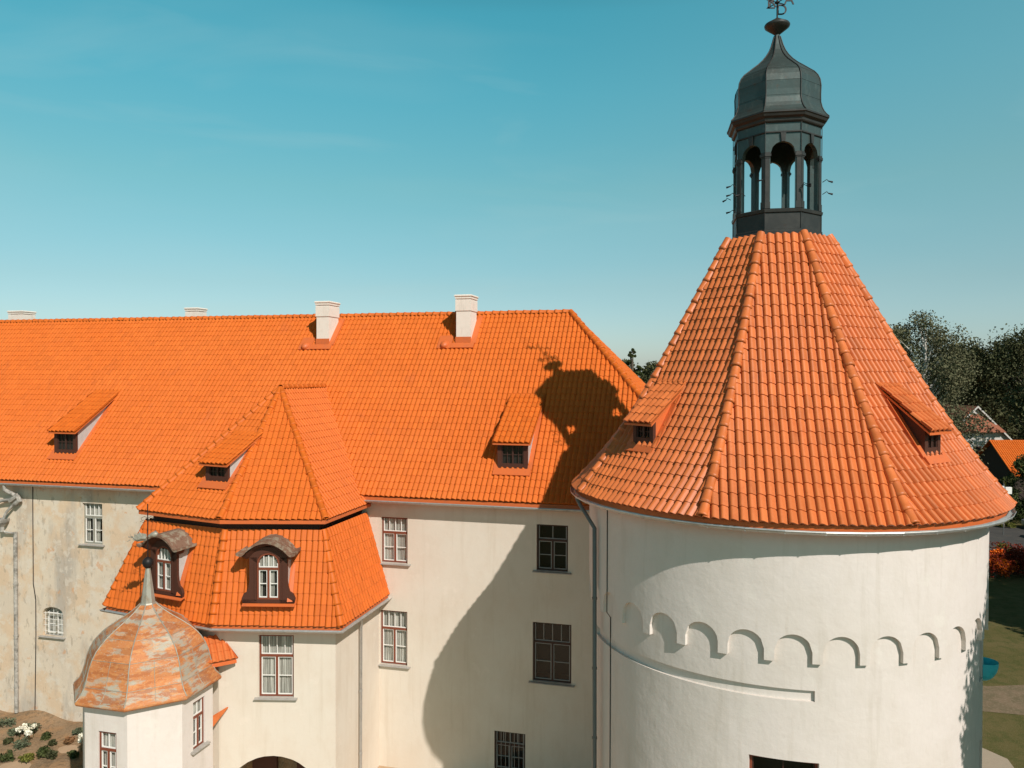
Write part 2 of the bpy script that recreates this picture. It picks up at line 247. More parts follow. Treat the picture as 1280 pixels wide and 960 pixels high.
def facet_tiles(mb, bl, br, tr, tl_, **k):
    bl, br, tr, tl_ = [np.array(q, float) for q in (bl, br, tr, tl_)]
    A = unit(br - bl); Nn = np.cross(br - bl, (tl_ + tr) / 2 - bl); Nn = unit(Nn)
    if Nn[2] < 0: Nn = -Nn
    B = np.cross(Nn, A)
    if B[2] < 0: B = -B
    S = ((tr + tl_) / 2 - bl) @ B; w = (br - bl) @ A; l1 = (tl_ - bl) @ A; h1 = (tr - bl) @ A
    P = lambda a, s, h: bl + a[..., None] * A + s[..., None] * B + h[..., None] * Nn
    tiles(mb, P, S, lambda s: l1 * min(s / S, 1), lambda s: w + (h1 - w) * min(s / S, 1), **k); return A, B, Nn, S
def ridge(mb, pts, nrm, r=0.125, ln=0.37, cap=True):
    """half-round ridge tiles laid along a line of points, the first point lowest"""
    P = [np.array(p, float) for p in pts]; seg = [np.linalg.norm(P[i + 1] - P[i]) for i in range(len(P) - 1)]; cum = np.cumsum([0] + seg); Lt = cum[-1]
    nn = nrm if isinstance(nrm, list) else [nrm] * len(P)
    def at(d):
        d = min(max(d, 0), Lt); i = min(int(np.searchsorted(cum, d, side='right')) - 1, len(seg) - 1); f = (d - cum[i]) / seg[i]
        return P[i] + (P[i + 1] - P[i]) * f, unit(P[i + 1] - P[i]), unit(np.array(nn[i]) * (1 - f) + np.array(nn[i + 1]) * f)
    n = max(1, int(round(Lt / ln))); ln = Lt / n
    for k in range(n):
        V = []; j1 = RNG.normal(0, .005); j2 = RNG.normal(0, .006)
        for d, rr in ((k * ln - .03, r * .9), (k * ln - .03, r * 1.16), (k * ln + .05, r * 1.13), (k * ln + .07, r * 1.02), ((k + 1) * ln + .02, r * .9)):
            p, t_, u_ = at(d); u_ = unit(u_ - t_ * (u_ @ t_)); sd_ = np.cross(t_, u_); p = p + u_ * (j1 + .0) + sd_ * j2
            for q in range(9):
                a_ = math.pi * (q / 8 * 1.16 - .08); V.append(p + sd_ * math.cos(a_) * rr + u_ * (math.sin(a_) * rr * .95 - .01))
        mb.add(V, [(i * 9 + q, i * 9 + q + 1, (i + 1) * 9 + q + 1, (i + 1) * 9 + q) for i in range(4) for q in range(8)], tone=float(np.clip(RNG.normal(.5, .22), 0, 1)), smooth=True)
def sweep(mb, path, sec, closed=False, **k):
    """open section (outward, up) swept along a horizontal path, outward = right of travel"""
    P = [np.array(p, float) for p in path]; n = len(P); V = []
    for i, p in enumerate(P):
        a = P[(i - 1) % n] if (closed or i > 0) else None; b = P[(i + 1) % n] if (closed or i < n - 1) else None
        d1 = unit(p - a) if a is not None else unit(b - p); d2 = unit(b - p) if b is not None else d1
        n1 = np.array([d1[1], -d1[0], 0]); n2 = np.array([d2[1], -d2[0], 0]); m = unit(n1 + n2); m = m / max(.35, m @ n1)
        for (o, z) in sec: V.append(p + m * o + UP * z)
    c = len(sec); R = n if closed else n - 1
    mb.add(V, [(i * c + j, ((i + 1) % n) * c + j, ((i + 1) % n) * c + j + 1, i * c + j + 1) for i in range(R) for j in range(c - 1)], **k); return mb
def gutter_sec(r=0.075): return [(r * math.cos(a) + r, r * math.sin(a)) for a in np.linspace(math.pi, 2 * math.pi, 9)] + [(2 * r + .012, .012), (2 * r + .02, -.004)] + [((r + .008) * math.cos(a) + r, (r + .008) * math.sin(a)) for a in np.linspace(2 * math.pi, math.pi, 9)]
def sheet(mb, mp_, a0, a1, z0, z1, holes=(), step=None, rmi=0, **k):
    """wall surface with openings; holes = dict(a0,a1,z0,z1,rise,depth); reveals are included"""
    br = {a0, a1}
    for h in holes:
        br |= {h['a0'], h['a1']}
        if h.get('rise'): br |= set(np.linspace(h['a0'], h['a1'], 13))
    if step: br |= set(np.linspace(a0, a1, int(abs(a1 - a0) / step) + 1))
    br = sorted(q for q in br if a0 - 1e-9 <= q <= a1 + 1e-9); bb = [br[0]]
    for q in br[1:]:
        if q - bb[-1] > 1e-5: bb.append(q)
    def top(h, a):
        if not h.get('rise'): return h['z1']
        c = (h['a0'] + h['a1']) / 2; hw = (h['a1'] - h['a0']) / 2; return h['z1'] - h['rise'] * (1 - math.sqrt(max(0, 1 - ((a - c) / hw) ** 2)))
    for x0, x1 in zip(bb[:-1], bb[1:]):
        m = (x0 + x1) / 2; hs = sorted([h for h in holes if h['a0'] < m < h['a1']], key=lambda h: h['z0']); zl, zr_ = z0, z0
        for h in hs:
            if h['z0'] > max(zl, zr_) + 1e-5: mb.quad(mp_(x0, zl, 0), mp_(x1, zr_, 0), mp_(x1, h['z0'], 0), mp_(x0, h['z0'], 0), **k)
            zl, zr_ = top(h, x0), top(h, x1); dp = h['depth']
            mb.quad(mp_(x0, zl, 0), mp_(x0, zl, dp), mp_(x1, zr_, dp), mp_(x1, zr_, 0), mi=rmi)
            if h['z0'] > z0 + 1e-5: mb.quad(mp_(x0, h['z0'], 0), mp_(x1, h['z0'], 0), mp_(x1, h['z0'], dp), mp_(x0, h['z0'], dp), mi=rmi)
        mb.quad(mp_(x0, zl, 0), mp_(x1, zr_, 0), mp_(x1, z1, 0), mp_(x0, z1, 0), **k)
    for h in holes:
        for x in (h['a0'], h['a1']):
            mb.quad(mp_(x, h['z0'], 0), mp_(x, top(h, x), 0), mp_(x, top(h, x), h['depth']), mp_(x, h['z0'], h['depth']), mi=rmi)

def window(parent, O, r, n, w, h, style='lit', rise=0.0, depth=0.16, sill=True, fmat=None, smat=None, panes4=True, upper=0.34, back=.75, cur=.085):
    """O = bottom left corner of the opening on the wall face; r = right, n = outward"""
    O = np.array(O, float); r = unit(r); n = unit(n)
    fm = fmat or M['frame']; sm = smat or M['white']
    C = lambda x, y, z: O + r * x - n * y + UP * z        # y = depth into the wall
    def bx(mb, x0, x1, y0, y1, z0, z1, **k): mb.box(C((x0 + x1) / 2, (y0 + y1) / 2, (z0 + z1) / 2), r, n, UP, (x1 - x0) / 2, (y1 - y0) / 2, (z1 - z0) / 2, **k)
    d = depth; fr_ = MB(); ft = .065; e = .004; zt = h * (1 - upper)
    hside = h - rise
    bx(fr_, e, ft, d - .04, d + .05, e, hside); bx(fr_, w - ft, w - e, d - .04, d + .05, e, hside)
    bx(fr_, ft, w - ft, d - .04, d + .05, e, ft)
    if rise:
        pts = [(w / 2 - (w / 2 - e) * math.cos(a), hside + (rise - e) * math.sin(a)) for a in np.linspace(0, math.pi, 11)]
        for (xa, za), (xb, zb) in zip(pts[:-1], pts[1:]):
            cen = (w / 2, hside); f = 1 - ft / (w / 2)
            q = lambda x, z: (cen[0] + (x - cen[0]) * f, cen[1] + (z - cen[1]) * f)
            (xc, zc), (xd, zd) = q(xb, zb), q(xa, za)
            fr_.prism([C(xa, d - .04, za), C(xb, d - .04, zb), C(xc, d - .04, zc), C(xd, d - .04, zd)], -n * .09)
    else: bx(fr_, ft, w - ft, d - .04, d + .05, h - ft, h - e)
    bx(fr_, ft, w - ft, d - .05, d + .045, zt - .04, zt + .04)
    bx(fr_, w / 2 - .035, w / 2 + .035, d - .048, d + .045, ft, zt - .04)
    f = fr_.build('window', fm, parent)
    sa = MB(); st = .032; y0, y1 = d - .025, d + .02
    for (xa, xb) in ((ft, w / 2 - .035), (w / 2 + .035, w - ft)):
        xa += .003; xb -= .003; za, zb = ft + .003, zt - .043
        bx(sa, xa, xa + st, y0, y1, za, zb); bx(sa, xb - st, xb, y0, y1, za, zb); bx(sa, xa + st, xb - st, y0, y1, za, za + st); bx(sa, xa + st, xb - st, y0, y1, zb - st, zb)
        bx(sa, xa + st, xb - st, y0 + .006, y1, (za + zb) / 2 - .012, (za + zb) / 2 + .012)
    za, zb = zt + .043, (h - ft - .003 if not rise else hside + rise * .72)
    bx(sa, ft + .003, ft + st, y0, y1, za, zb if not rise else hside); bx(sa, w - ft - st, w - ft - .003, y0, y1, za, zb if not rise else hside)
    bx(sa, ft + st, w - ft - st, y0, y1, za, za + st)
    nb = 4 if panes4 else 2
    for i in range(1, nb):
        x = ft + (w - 2 * ft) * i / nb; bx(sa, x - .013, x + .013, y0 + .004, y1, za + st, zb)
    sa.build('sash', sm, f)
    gp = MB(); gp.quad(C(ft, d + .012, ft), C(w - ft, d + .012, ft), C(w - ft, d + .012, (h - ft) if not rise else hside + rise * .6), C(ft, d + .012, (h - ft) if not rise else hside + rise * .6)); gp.build('pane', M['glass'], f)
    rm = MB(); D2 = d + back; y = d + .03
    rm.quad(C(0, D2, 0), C(w, D2, 0), C(w, D2, h), C(0, D2, h)); rm.quad(C(0, y, 0), C(0, D2, 0), C(0, D2, h), C(0, y, h)); rm.quad(C(w, y, 0), C(w, D2, 0), C(w, D2, h), C(w, y, h))
    rm.quad(C(0, y, 0), C(w, y, 0), C(w, D2, 0), C(0, D2, 0)); rm.quad(C(0, y, h), C(w, y, h), C(w, D2, h), C(0, D2, h)); rm.build('room', M['dark'], f)
    if style != 'none':
        cu = MB()
        def cloth(xa, xb, za, zb, yy=d + cur):
            nn_ = max(6, int((xb - xa) / .018)); ph = random.random() * 6
            V = []; 
            for i in range(nn_ + 1):
                x = xa + (xb - xa) * i / nn_; o = .012 * math.sin(x * 62 + ph) + .010 * math.sin(x * 27 + ph * 2)
                V += [C(x, yy + o, za), C(x, yy + o * .6, zb)]
            cu.add(V, [(2 * i, 2 * i + 2, 2 * i + 3, 2 * i + 1) for i in range(nn_)], smooth=True)
        top_ = h - .01 if not rise else h - rise * .4
        cloth(.03, w - .03, zt - .02, top_)
        if style == 'lit': k1 = random.uniform(.16, .24); k2 = random.uniform(.14, .24); cloth(.03, w * k1 + .03, .02, zt, d + cur + .02); cloth(w * .5, w * .5 + w * k2, .02, zt, d + cur + .02)
        if style == 'full': cloth(.03, w - .03, .02, zt, d + cur + .005)
        if style == 'side': cloth(w * .78, w - .03, .02, zt, d + cur + .02)
        cu.build('curtain', M['curtain'], f)
    if sill:
        sl = MB(); ex = .14
        sl.prism([C(-ex, d - .05, .012), C(-ex, -.13, -.03), C(-ex, -.13, -.055), C(-ex, d - .05, -.05)], r * (w + 2 * ex)); sl.build('sill', M['sill'], f)
    return f

# ------------------------------------------------------------------ the setting
def plane(name, pts, z, m, kind='structure'):
    mb = MB(); mb.add([(x, y, z) for x, y in pts], [tuple(range(len(pts)))]); return mb.build(name, m, None, kind=kind)
plane('ground', [(-2500, -200), (2500, -200), (2500, 3500), (-2500, 3500)], 0.0, M['grass'])
plane('bounce_ground', [(-40, 6), (14, 6), (14, 26), (4, 34), (-40, 46)], 0.008, M['bounce_sand'])  # unseen sandy ground, added to bounce warm light onto the shaded walls
plane('road', [(30, 66), (120, 66), (120, 80), (26, 80)], 0.02, M['asphalt'])
mb = MB(); pp = [(18.6, 38.5), (24, 37.2), (30, 37.8), (38, 36.2), (46, 36)]
V = []
for i, (x, y) in enumerate(pp): V += [(x, y - 1.7, .012), (x, y + 1.7, .012)]
mb.add(V, [(2 * i, 2 * i + 2, 2 * i + 3, 2 * i + 1) for i in range(4)]); mb.build('earth_path', M['path'], None, kind='structure')
plane('gravel_path', [(14, 22), (17.6, 22), (20.2, 31.5), (19.0, 34), (17, 34)], 0.016, M['gravel'])

# frame of the long wing: s runs along it to the right, o towards the camera
U = np.array([math.cos(PSI), -math.sin(PSI), 0]); NN = np.array([-math.sin(PSI), -math.cos(PSI), 0]); P0 = np.array([0, 36.421, 0])
def W(s, o, z): return P0 + U * s + NN * o + UP * (z + G)
RZ, EZ, EO = 2.8225, -4.8073, 7.1147         # ridge height, eave height, eave offset
WO = EO - 0.45                                # wall face offset
S0, S1 = -38.0, 9.42                          # ends of the wing's front wall
RE1 = 2.752                                   # right end of the ridge

# garden soil strip: bumpy bank against the old wall
mb = MB(); nx, ny = 70, 26; V = []
for j in range(ny + 1):
    for i in range(nx + 1):
        s = -38 + (i / nx) * 28; o = WO - .3 + (j / ny) * 8.5; f = j / ny
        z = .06 + .35 * max(0, 1 - f * 3.5) * (.6 + .5 * math.sin(s * 1.3) * math.sin(s * .47 + 1)) + .06 * math.sin(s * 2.1 + o) + .05 * math.sin(o * 2.7 - s * .8)
        V.append(W(s, o, z - G))
mb.add(V, [(j * (nx + 1) + i, j * (nx + 1) + i + 1, (j + 1) * (nx + 1) + i + 1, (j + 1) * (nx + 1) + i) for j in range(ny) for i in range(nx)], smooth=True)
mb.build('garden_soil', M['soil'], None, kind='structure')

# ------------------------------------------------------------------ long wing
wing = root('castle_wing', 'long cream castle wing under an orange pantile roof with small dormers and chimneys', 'castle wing', tuple(W(-14, 0, -G)))
hl = [dict(a0=-17.89, a1=-16.85, z0=-7.55, z1=-5.75, depth=.2), dict(a0=-20.06, a1=-18.95, z0=-11.80, z1=-10.50, rise=.28, depth=.30),
      dict(a0=-24.35, a1=-23.2, z0=-11.7, z1=-9.35, depth=.2)]
hr = [dict(a0=-3.66, a1=-2.54, z0=-7.50, z1=-5.69, depth=.2), dict(a0=-3.70, a1=-2.55, z0=-11.55, z1=-9.40, depth=.2),
      dict(a0=2.66, a1=3.86, z0=-7.42, z1=-5.67, depth=.2), dict(a0=2.52, a1=4.00, z0=-11.62, z1=-9.38, depth=.2), dict(a0=1.02, a1=2.24, z0=-15.2, z1=-13.69, depth=.2)]
wm = lambda a, z, d: W(a, WO - d, z)
mb = MB(); sheet(mb, wm, S0, -8.0, -G - .3, EZ + .12, hl); mb.build('old_wall', M['old'], wing, 'old patched ochre wall')
mb = MB(); sheet(mb, wm, -8.0, S1, -G - .3, EZ + .12, hr)
mb.quad(W(S1, WO, -G), W(S1, -WO, -G), W(S1, -WO, EZ + .1), W(S1, WO, EZ + .1)); mb.quad(W(S0, -WO, -G), W(S1, -WO, -G), W(S1, -WO, EZ + .1), W(S0, -WO, EZ + .1)); mb.quad(W(S0, WO, -G), W(S0, -WO, -G), W(S0, -WO, EZ + .1), W(S0, WO, EZ + .1))
mb.build('wall', M['cream'], wing)
def wwin(h, **k): return window(wing, W(h['a0'], WO, h['z0']), U, NN, h['a1'] - h['a0'], h['z1'] - h['z0'], depth=h['depth'] - .06, **k)
wwin(hl[0], style='lit', fmat=M['patina']); 
wwin(hl[2], style='full')
f = wwin(hl[1], style='full', rise=.28, fmat=M['patina'], panes4=False, upper=.3)
mb = MB()
for i in range(5):
    x = -20.06 + 1.11 * (i + .5) / 5; mb.tube([W(x, WO - .05, -11.76), W(x, WO - .05, -10.62 - abs(i - 2) * .06)], .011, 6)
    for j in range(4): mb.lathe(W(x, WO - .05, -11.55 + j * .25), [(.0, -.05), (.045, 0), (0, .05)], 4) if False else None
for j in range(4): mb.tube([W(-20.05, WO - .05, -11.6 + j * .27), W(-18.96, WO - .05, -11.6 + j * .27)], .010, 6)
mb.build('grille', M['white'], f)
wwin(hr[0], style='full'); wwin(hr[1], style='full'); wwin(hr[2], style='none', fmat=M['frame_dark'], smat=M['greysash'], panes4=False); wwin(hr[3], style='none', fmat=M['frame_dark'], smat=M['greysash'])
f = wwin(hr[4], style='none', fmat=M['frame_dark'], smat=M['greysash'])
mb = MB()
for i in range(7):
    x = 1.02 + 1.22 * (i + .5) / 7; mb.tube([W(x, WO - .04, -15.18), W(x, WO - .04, -13.72)], .012, 6)
mb.build('grille', M['greysash'], f)
# roof
mb = MB()
bl, br = W(S0, EO, EZ), W(RE1 + EO, EO, EZ); tl_, tr_ = W(S0, 0, RZ), W(RE1, 0, RZ)
facet_tiles(mb, bl, br, tr_, tl_, phase=.03, amp=1.12)
facet_tiles(mb, W(RE1 + EO, EO, EZ), W(RE1 + EO, -EO, EZ), tr_, tr_)
mb.quad(W(S0, -EO, EZ), W(RE1 + EO, -EO, EZ), tr_, tl_)
roof = mb.build('roof', M['tile'], wing)
mb = MB(); ridge(mb, [W(S0, 0, RZ + .02), W(RE1 + .05, 0, RZ + .02)], UP); mb.build('ridge_tiles', M['tile'], roof)
mb = MB(); ridge(mb, [W(RE1 + EO, EO, EZ + .05), W(RE1, 0, RZ + .05)], unit(NN + U + UP * 1.3), r=.14); mb.build('hip_tiles', M['tile'], roof)
mb = MB()
sweep(mb, [W(S0, EO - .03, EZ - .03), W(RE1 + EO - .03, EO - .03, EZ - .03)], [(-.42, -.16), (-.0, -.16), (.0, 0.0)])
mb.build('fascia', M['flash'], wing)
mb = MB(); sweep(mb, [W(S0, EO + .0, EZ - .13), W(6.3, EO + .0, EZ - .17)], gutter_sec(.075))
for s in np.arange(S0, 6.2, 1.15): mb.box(W(s, EO + .075, EZ - .20), U, NN, UP, .012, .085, .012)
mb.build('gutter', M['zinc'], wing)

def dormer(parent, O, r, n, w=1.2, h0=1.16, tanA=1.073, tanB=.62, tmat='tile', flash=True, cheek='grey_cheek', fat=0):
    """shed dormer; O = bottom centre of its front on the roof surface"""
    O = np.array(O, float); r = unit(r); n = unit(n); C = lambda x, y, z: O + r * x - n * y + UP * z
    ds = h0 / (tanA - tanB); hw = w / 2; f = MB()
    fw_ = .16 + fat; zb = .02
    f.box(C(-hw + fw_ / 2, .05, h0 / 2), r, n, UP, fw_ / 2, .05, h0 / 2); f.box(C(hw - fw_ / 2, .05, h0 / 2), r, n, UP, fw_ / 2, .05, h0 / 2)
    f.box(C(0, .052, .13), r, n, UP, hw - fw_, .048, .13); f.box(C(0, .052, h0 - .10), r, n, UP, hw - fw_, .048, .10)
    d = f.build('dormer', M['wood'], parent)
    iw = hw - fw_; s = MB(); z0, z1 = .26, h0 - .20
    s.box(C(0, .05, (z0 + z1) / 2), r, n, UP, .03, .03, (z1 - z0) / 2)
    for x in (-iw + .02, iw - .02): s.box(C(x, .05, (z0 + z1) / 2), r, n, UP, .02, .03, (z1 - z0) / 2)
    for sg in (-1, 1): s.box(C(sg * iw / 2, .055, (z0 + z1) / 2), r, n, UP, .01, .012, (z1 - z0) / 2)
    s.box(C(0, .055, (z0 + z1) / 2), r, n, UP, iw - .02, .012, .011); s.build('window_frame', M['frame_dark'], d)
    g = MB(); g.quad(C(-iw, .07, z0), C(iw, .07, z0), C(iw, .07, z1), C(-iw, .07, z1)); g.build('pane', M['glass'], d)
    g = MB(); g.quad(C(-iw, .115, z0), C(iw, .115, z0), C(iw, .115, z1), C(-iw, .115, z1))
    g.build('room', M['dark'], d)
    for sg in (-1, 1):
        c = MB(); x = sg * (hw - .03); c.prism([C(x, .102, -.1), C(x, .102, h0 - .01), C(x, ds + .3, h0 - .01 + (ds + .2) * tanB), C(x, ds + .3, ds * .6)], r * (sg * .03)); c.build('cheek', M[cheek], d)
    t = MB(); ov = .22; ex = .15
    bl_, br_ = C(-hw - ex, -ov, h0 - ov * tanB + .06), C(hw + ex, -ov, h0 - ov * tanB + .06)
    tr1, tl1 = C(hw + ex, ds + .12, h0 + (ds + .12) * tanB + .06), C(-hw - ex, ds + .12, h0 + (ds + .12) * tanB + .06)
    facet_tiles(t, bl_, br_, tr1, tl1, tl=.33); t.build('dormer_roof', M[tmat], d)
    b = MB(); b.prism([C(-hw - ex, -ov + .02, h0 - ov * tanB + .02), C(-hw - ex, -ov + .02, h0 - ov * tanB - .03), C(-hw - ex, ds, h0 + ds * tanB - .03), C(-hw - ex, ds, h0 + ds * tanB + .02)], r * (w + 2 * ex)); b.build('eave_board', M['flash'], d)
    if flash:
        b = MB(); apr = .30 if w > 1 else .20; a = math.hypot(1, tanA)
        nr = unit(n * tanA + UP); dn = unit(n - UP * tanA)
        P = lambda x, e, hh: O + r * x + dn * e + nr * hh
        b.prism([P(-hw - .14, -.02, .10), P(hw + .14, -.02, .10), P(hw + .14, apr, .115), P(-hw - .14, apr, .115)], nr * -.04)
        for sg in (1, -1):
            L2 = h0 / (tanA - tanB) * a
            b.prism([P(sg * (hw + .0), .0, .085), P(sg * (hw + .17), .0, .085), P(sg * (hw + .17), -L2 * .8, .085), P(sg * hw, -L2 * .8, .085)], nr * -.03)
        b.build('flashing', M['flash'], d)
    return d
tA = (RZ - EZ) / EO
def mroof(s, o): return W(s, o, RZ - o * tA)
for s in (1.58, -19.32, -37): dormer(wing, mroof(s, 6.12), U, NN, tanA=tA)

def chimney(s0, s1, o0, o1, zt, front=True):
    c = MB(); zb = RZ - max(o0, o1) * tA - .3 if o0 > 0 else RZ - 2.2
    cs, co, hs, ho = (s0 + s1) / 2, (o0 + o1) / 2, (s1 - s0) / 2, abs(o1 - o0) / 2
    b = lambda mb, z0, z1, e, bev=.01, **k: mb.box(W(cs, co, (z0 + z1) / 2), U, NN, UP, hs + e, ho + e, (z1 - z0) / 2, bev=bev, **k)
    b(c, zb, zt - .75, 0); b(c, zt - .75, zt - .22, .035, .02); b(c, zt - .20, zt - .10, .05, .02); b(c, zt - .10, zt, .08, .03)
    ch = c.build('chimney', M['chimney'], roof); 
    if front:
        f2 = MB(); zf = RZ - o0 * tA
        f2.box(W(cs, o0 + .012, zf + .14), U, NN, UP, hs + .03, .02, .22)
        nr = unit(NN * tA + UP); dn = unit(NN - UP * tA); P = lambda x, e, h: W(x, o0, zf) + dn * e + nr * h
        f2.prism([P(s0 - .2, 0, .12), P(s1 + .2, 0, .12), P(s1 + .2, .30, .12), P(s0 - .2, .30, .12)], nr * -.05)
        f2.prism([P(s1 + .0, 0, .10), P(s1 + .26, 0, .10), P(s1 + .26, -1.8, .10), P(s1, -1.8, .10)], nr * -.05)
        f2.build('chimney_flashing', M['flash'], roof)
        v = MB(); c0 = P(s0 - .52, .05, .05)
        V = []; 
        for i in range(7):
            for j in range(12):
                a = math.pi * 2 * j / 12; ph = i / 6 * math.pi / 2; V.append(c0 + U * math.cos(a) * .21 * math.cos(ph) + dn * math.sin(a) * .26 * math.cos(ph) + nr * .22 * math.sin(ph) + dn * .10 * math.sin(ph))
        v.add(V, [(i * 12 + j, i * 12 + (j + 1) % 12, (i + 1) * 12 + (j + 1) % 12, (i + 1) * 12 + j) for i in range(6) for j in range(12)], smooth=True)
        v.prism([P(s0 - .85, -.5, .10), P(s0 - .2, -.5, .10), P(s0 - .2, .30, .10), P(s0 - .85, .30, .10)], nr * -.04)
        v.build('roof_vent', M['flash'], roof)
chimney(-9.30, -8.66, 1.42, .42, 3.45); chimney(-2.28, -1.60, 1.40, .45, 3.60)
chimney(-18.25, -17.55, -.9, -1.6, 3.50, False); chimney(-30.05, -29.1, -1.0, -1.8, 3.55, False)

# downpipes, rain hopper and cables on the wing
def pipe(parent, pts, r=.055, m='zincdark', name='downpipe', clamps=True):
    mb = MB(); mb.tube(pts, r, 10)
    if clamps:
        a, b = np.array(pts[-2], float), np.array(pts[-1], float); n = int(np.linalg.norm(b - a) / 2.2)
        for i in range(1, n + 1): p = a + (b - a) * i / (n + .5); mb.tube([p - UP * .03, p + UP * .03], r * 1.25, 10)
    return mb.build(name, M[m], parent)
pipe(wing, [W(-21.42, WO + .12, -7.2), W(-21.42, WO + .12, -15.4)], .085, 'hopper')
mb = MB()
mb.tube([W(-21.62, EO + .05, -4.98), W(-21.62, EO + .02, -5.28)], .075, 10)
mb.tube([W(-21.62, EO + .0, -5.26), W(-21.28, WO + .28, -5.50)], .09, 10)
mb.tube([W(-21.55, WO + .26, -5.78), W(-21.16, WO + .24, -5.52), W(-21.10, WO + .2, -5.74), W(-21.3, WO + .2, -5.9)], .12, 8, smooth=False)
mb.tube([W(-22.7, WO + .24, -6.05), W(-22.1, WO + .22, -5.80), W(-21.5, WO + .22, -5.72)], .07, 8)
mb.lathe(W(-22.05, WO + .22, 0), [(.02, -7.2 + G), (.09, -7.2 + G), (.09, -6.98 + G), (.27, -6.76 + G), (.30, -6.6 + G), (.27, -6.6 + G), (.24, -6.76 + G), (.02, -6.9 + G)], 10, smooth=False)
mb.tube([W(-21.35, WO + .2, -5.86), W(-21.8, WO + .22, -6.3), W(-22.0, WO + .22, -6.7)], .06, 8)
mb.tube([W(-22.05, WO + .22, -7.1), W(-21.95, WO + .16, -7.22), W(-21.42, WO + .12, -7.26), W(-21.42, WO + .12, -7.5)], .05, 8)
mb.build('rain_hopper', M['hopper'], wing, 'bent grey rain pipe with hopper')
mb = MB(); mb.tube([W(-20.55, WO + .02, EZ), W(-20.55, WO + .02, -9.5), W(-20.42, WO + .02, -10.2), W(-20.42, WO + .02, -11.8), W(-20.5, WO + .02, -15.3)], .018, 6); mb.build('cable', M['iron'], wing)
mb = MB(); mb.tube([W(-16.6, WO + .02, -15.35 + .02 * i) if False else W(-18.2 + .35 * i, WO + .03, -14.35 - .10 * i + .05 * math.sin(i * 2)) for i in range(7)], .02, 5); mb.build('wall_crack', M['dark'], wing)

# ------------------------------------------------------------------ mansard bay
bay = root('mansard_bay', 'cream bay in front of the wing with a two-stage orange mansard roof and arched dormers', 'mansard bay', tuple(W(-7.9, 10, -G)))
ZU, ZL = -5.142, -8.742
BC = -7.93
# upper roof
uR, uP, uL = (-4.07, 10.5), (BC + .25, 11.42), (-11.80, 10.5)
apex = (BC, 6.95, -.60); back = (BC, 3.10, -.60)
mb = MB()
e = EZ; 
facet_tiles(mb, W(*uP, ZU), W(*uR, ZU), W(*apex), W(*apex))
facet_tiles(mb, W(*uL, ZU), W(*uP, ZU), W(*apex), W(*apex))
facet_tiles(mb, W(*uR, ZU), W(uR[0], 7.1, ZU), W(*back), W(*apex))
facet_tiles(mb, W(uL[0], 7.1, ZU), W(*uL, ZU), W(*apex), W(*back))
broof = mb.build('upper_roof', M['tile'], bay)
mb = MB()
d3 = lambda v: np.array(v, float)
for a_, b_, n_ in ((uR, ZU + .04, NN + U + UP), (uP, ZU + .05, NN + UP), (uL, ZU + .04, NN - U + UP)):
    mb = MB(); ridge(mb, [W(*a_, b_), W(*apex)], unit(n_)); mb.build('hip_tiles', M['tile'], broof)
mb = MB(); ridge(mb, [W(apex[0], apex[1], apex[2] + .03), W(back[0], back[1], back[2] + .03)], UP); mb.build('ridge_tiles', M['tile'], broof)
# box under the upper eaves
ring = lambda dx, dy, z: [W(uL[0] + dx, 7.0, z), W(uL[0] + dx, uL[1] - dy, z), W(uP[0], uP[1] - dy, z), W(uR[0] - dx, uR[1] - dy, z), W(uR[0] - dx, 7.0, z)]
mb = MB(); path = [W(uL[0], 6.5, ZU - .03), W(uL[0], uL[1], ZU - .03), W(uP[0], uP[1], ZU - .03), W(uR[0], uR[1], ZU - .03), W(uR[0], 6.5, ZU - .03)]
path = path[::-1]
def sw(path, off): return path
PTHU = [W(uL[0], 6.5, ZU), W(*uL, ZU), W(*uP, ZU), W(*uR, ZU), W(uR[0], 6.5, ZU)]
sweep(mb, PTHU, [(-.02, -.02), (-.02, -.15), (-.12, -.16), (-.12, -.02)]); mb.build('eave_board', M['flash'], broof)
mb = MB(); sweep(mb, PTHU, [(-.12, -.10), (-.40, -.12), (-.44, -.75)]); mb.build('frieze', M['wood'], broof)
# lower mansard roof
lR, lP, lL = (-3.34, 10.80), (BC + .15, 11.72), (-13.0, 10.80)
mR, mP, mL = (-4.30, 10.22), (uP[0], 11.10), (-11.58, 10.22); ZM = -5.54
mb = MB()
facet_tiles(mb, W(*lP, ZL), W(*lR, ZL), W(*mR, ZM), W(*mP, ZM), tl=.345)
facet_tiles(mb, W(*lL, ZL), W(*lP, ZL), W(*mP, ZM), W(*mL, ZM), tl=.345)
facet_tiles(mb, W(*lR, ZL), W(-3.34, 6.6, ZL), W(-4.30, 6.6, ZM), W(*mR, ZM), tl=.345)
facet_tiles(mb, W(-13.0, 6.6, ZL), W(*lL, ZL), W(*mL, ZM), W(-11.58, 6.6, ZM), tl=.345)
lroof = mb.build('lower_roof', M['tile'], bay)
for a_, b_, n_ in ((lR, mR, NN + U + UP * .4), (lP, mP, NN + UP * .3), (lL, mL, NN - U + UP * .4)):
    mb = MB(); ridge(mb, [W(*a_, ZL + .03), W(*b_, ZM)], unit(n_)); mb.build('hip_tiles', M['tile'], lroof)
PTHL = [W(-13.0, 6.66, ZL), W(*lL, ZL), W(*lP, ZL), W(*lR, ZL), W(-3.34, 6.66, ZL)]
mb = MB(); sweep(mb, PTHL, [(-.02, .03), (-.02, -.19), (-.5, -.20)]); mb.build('fascia', M['flash'], lroof)
mb = MB(); sweep(mb, [q - UP * .14 for q in PTHL], gutter_sec(.07)); mb.build('gutter', M['zinc'], bay)
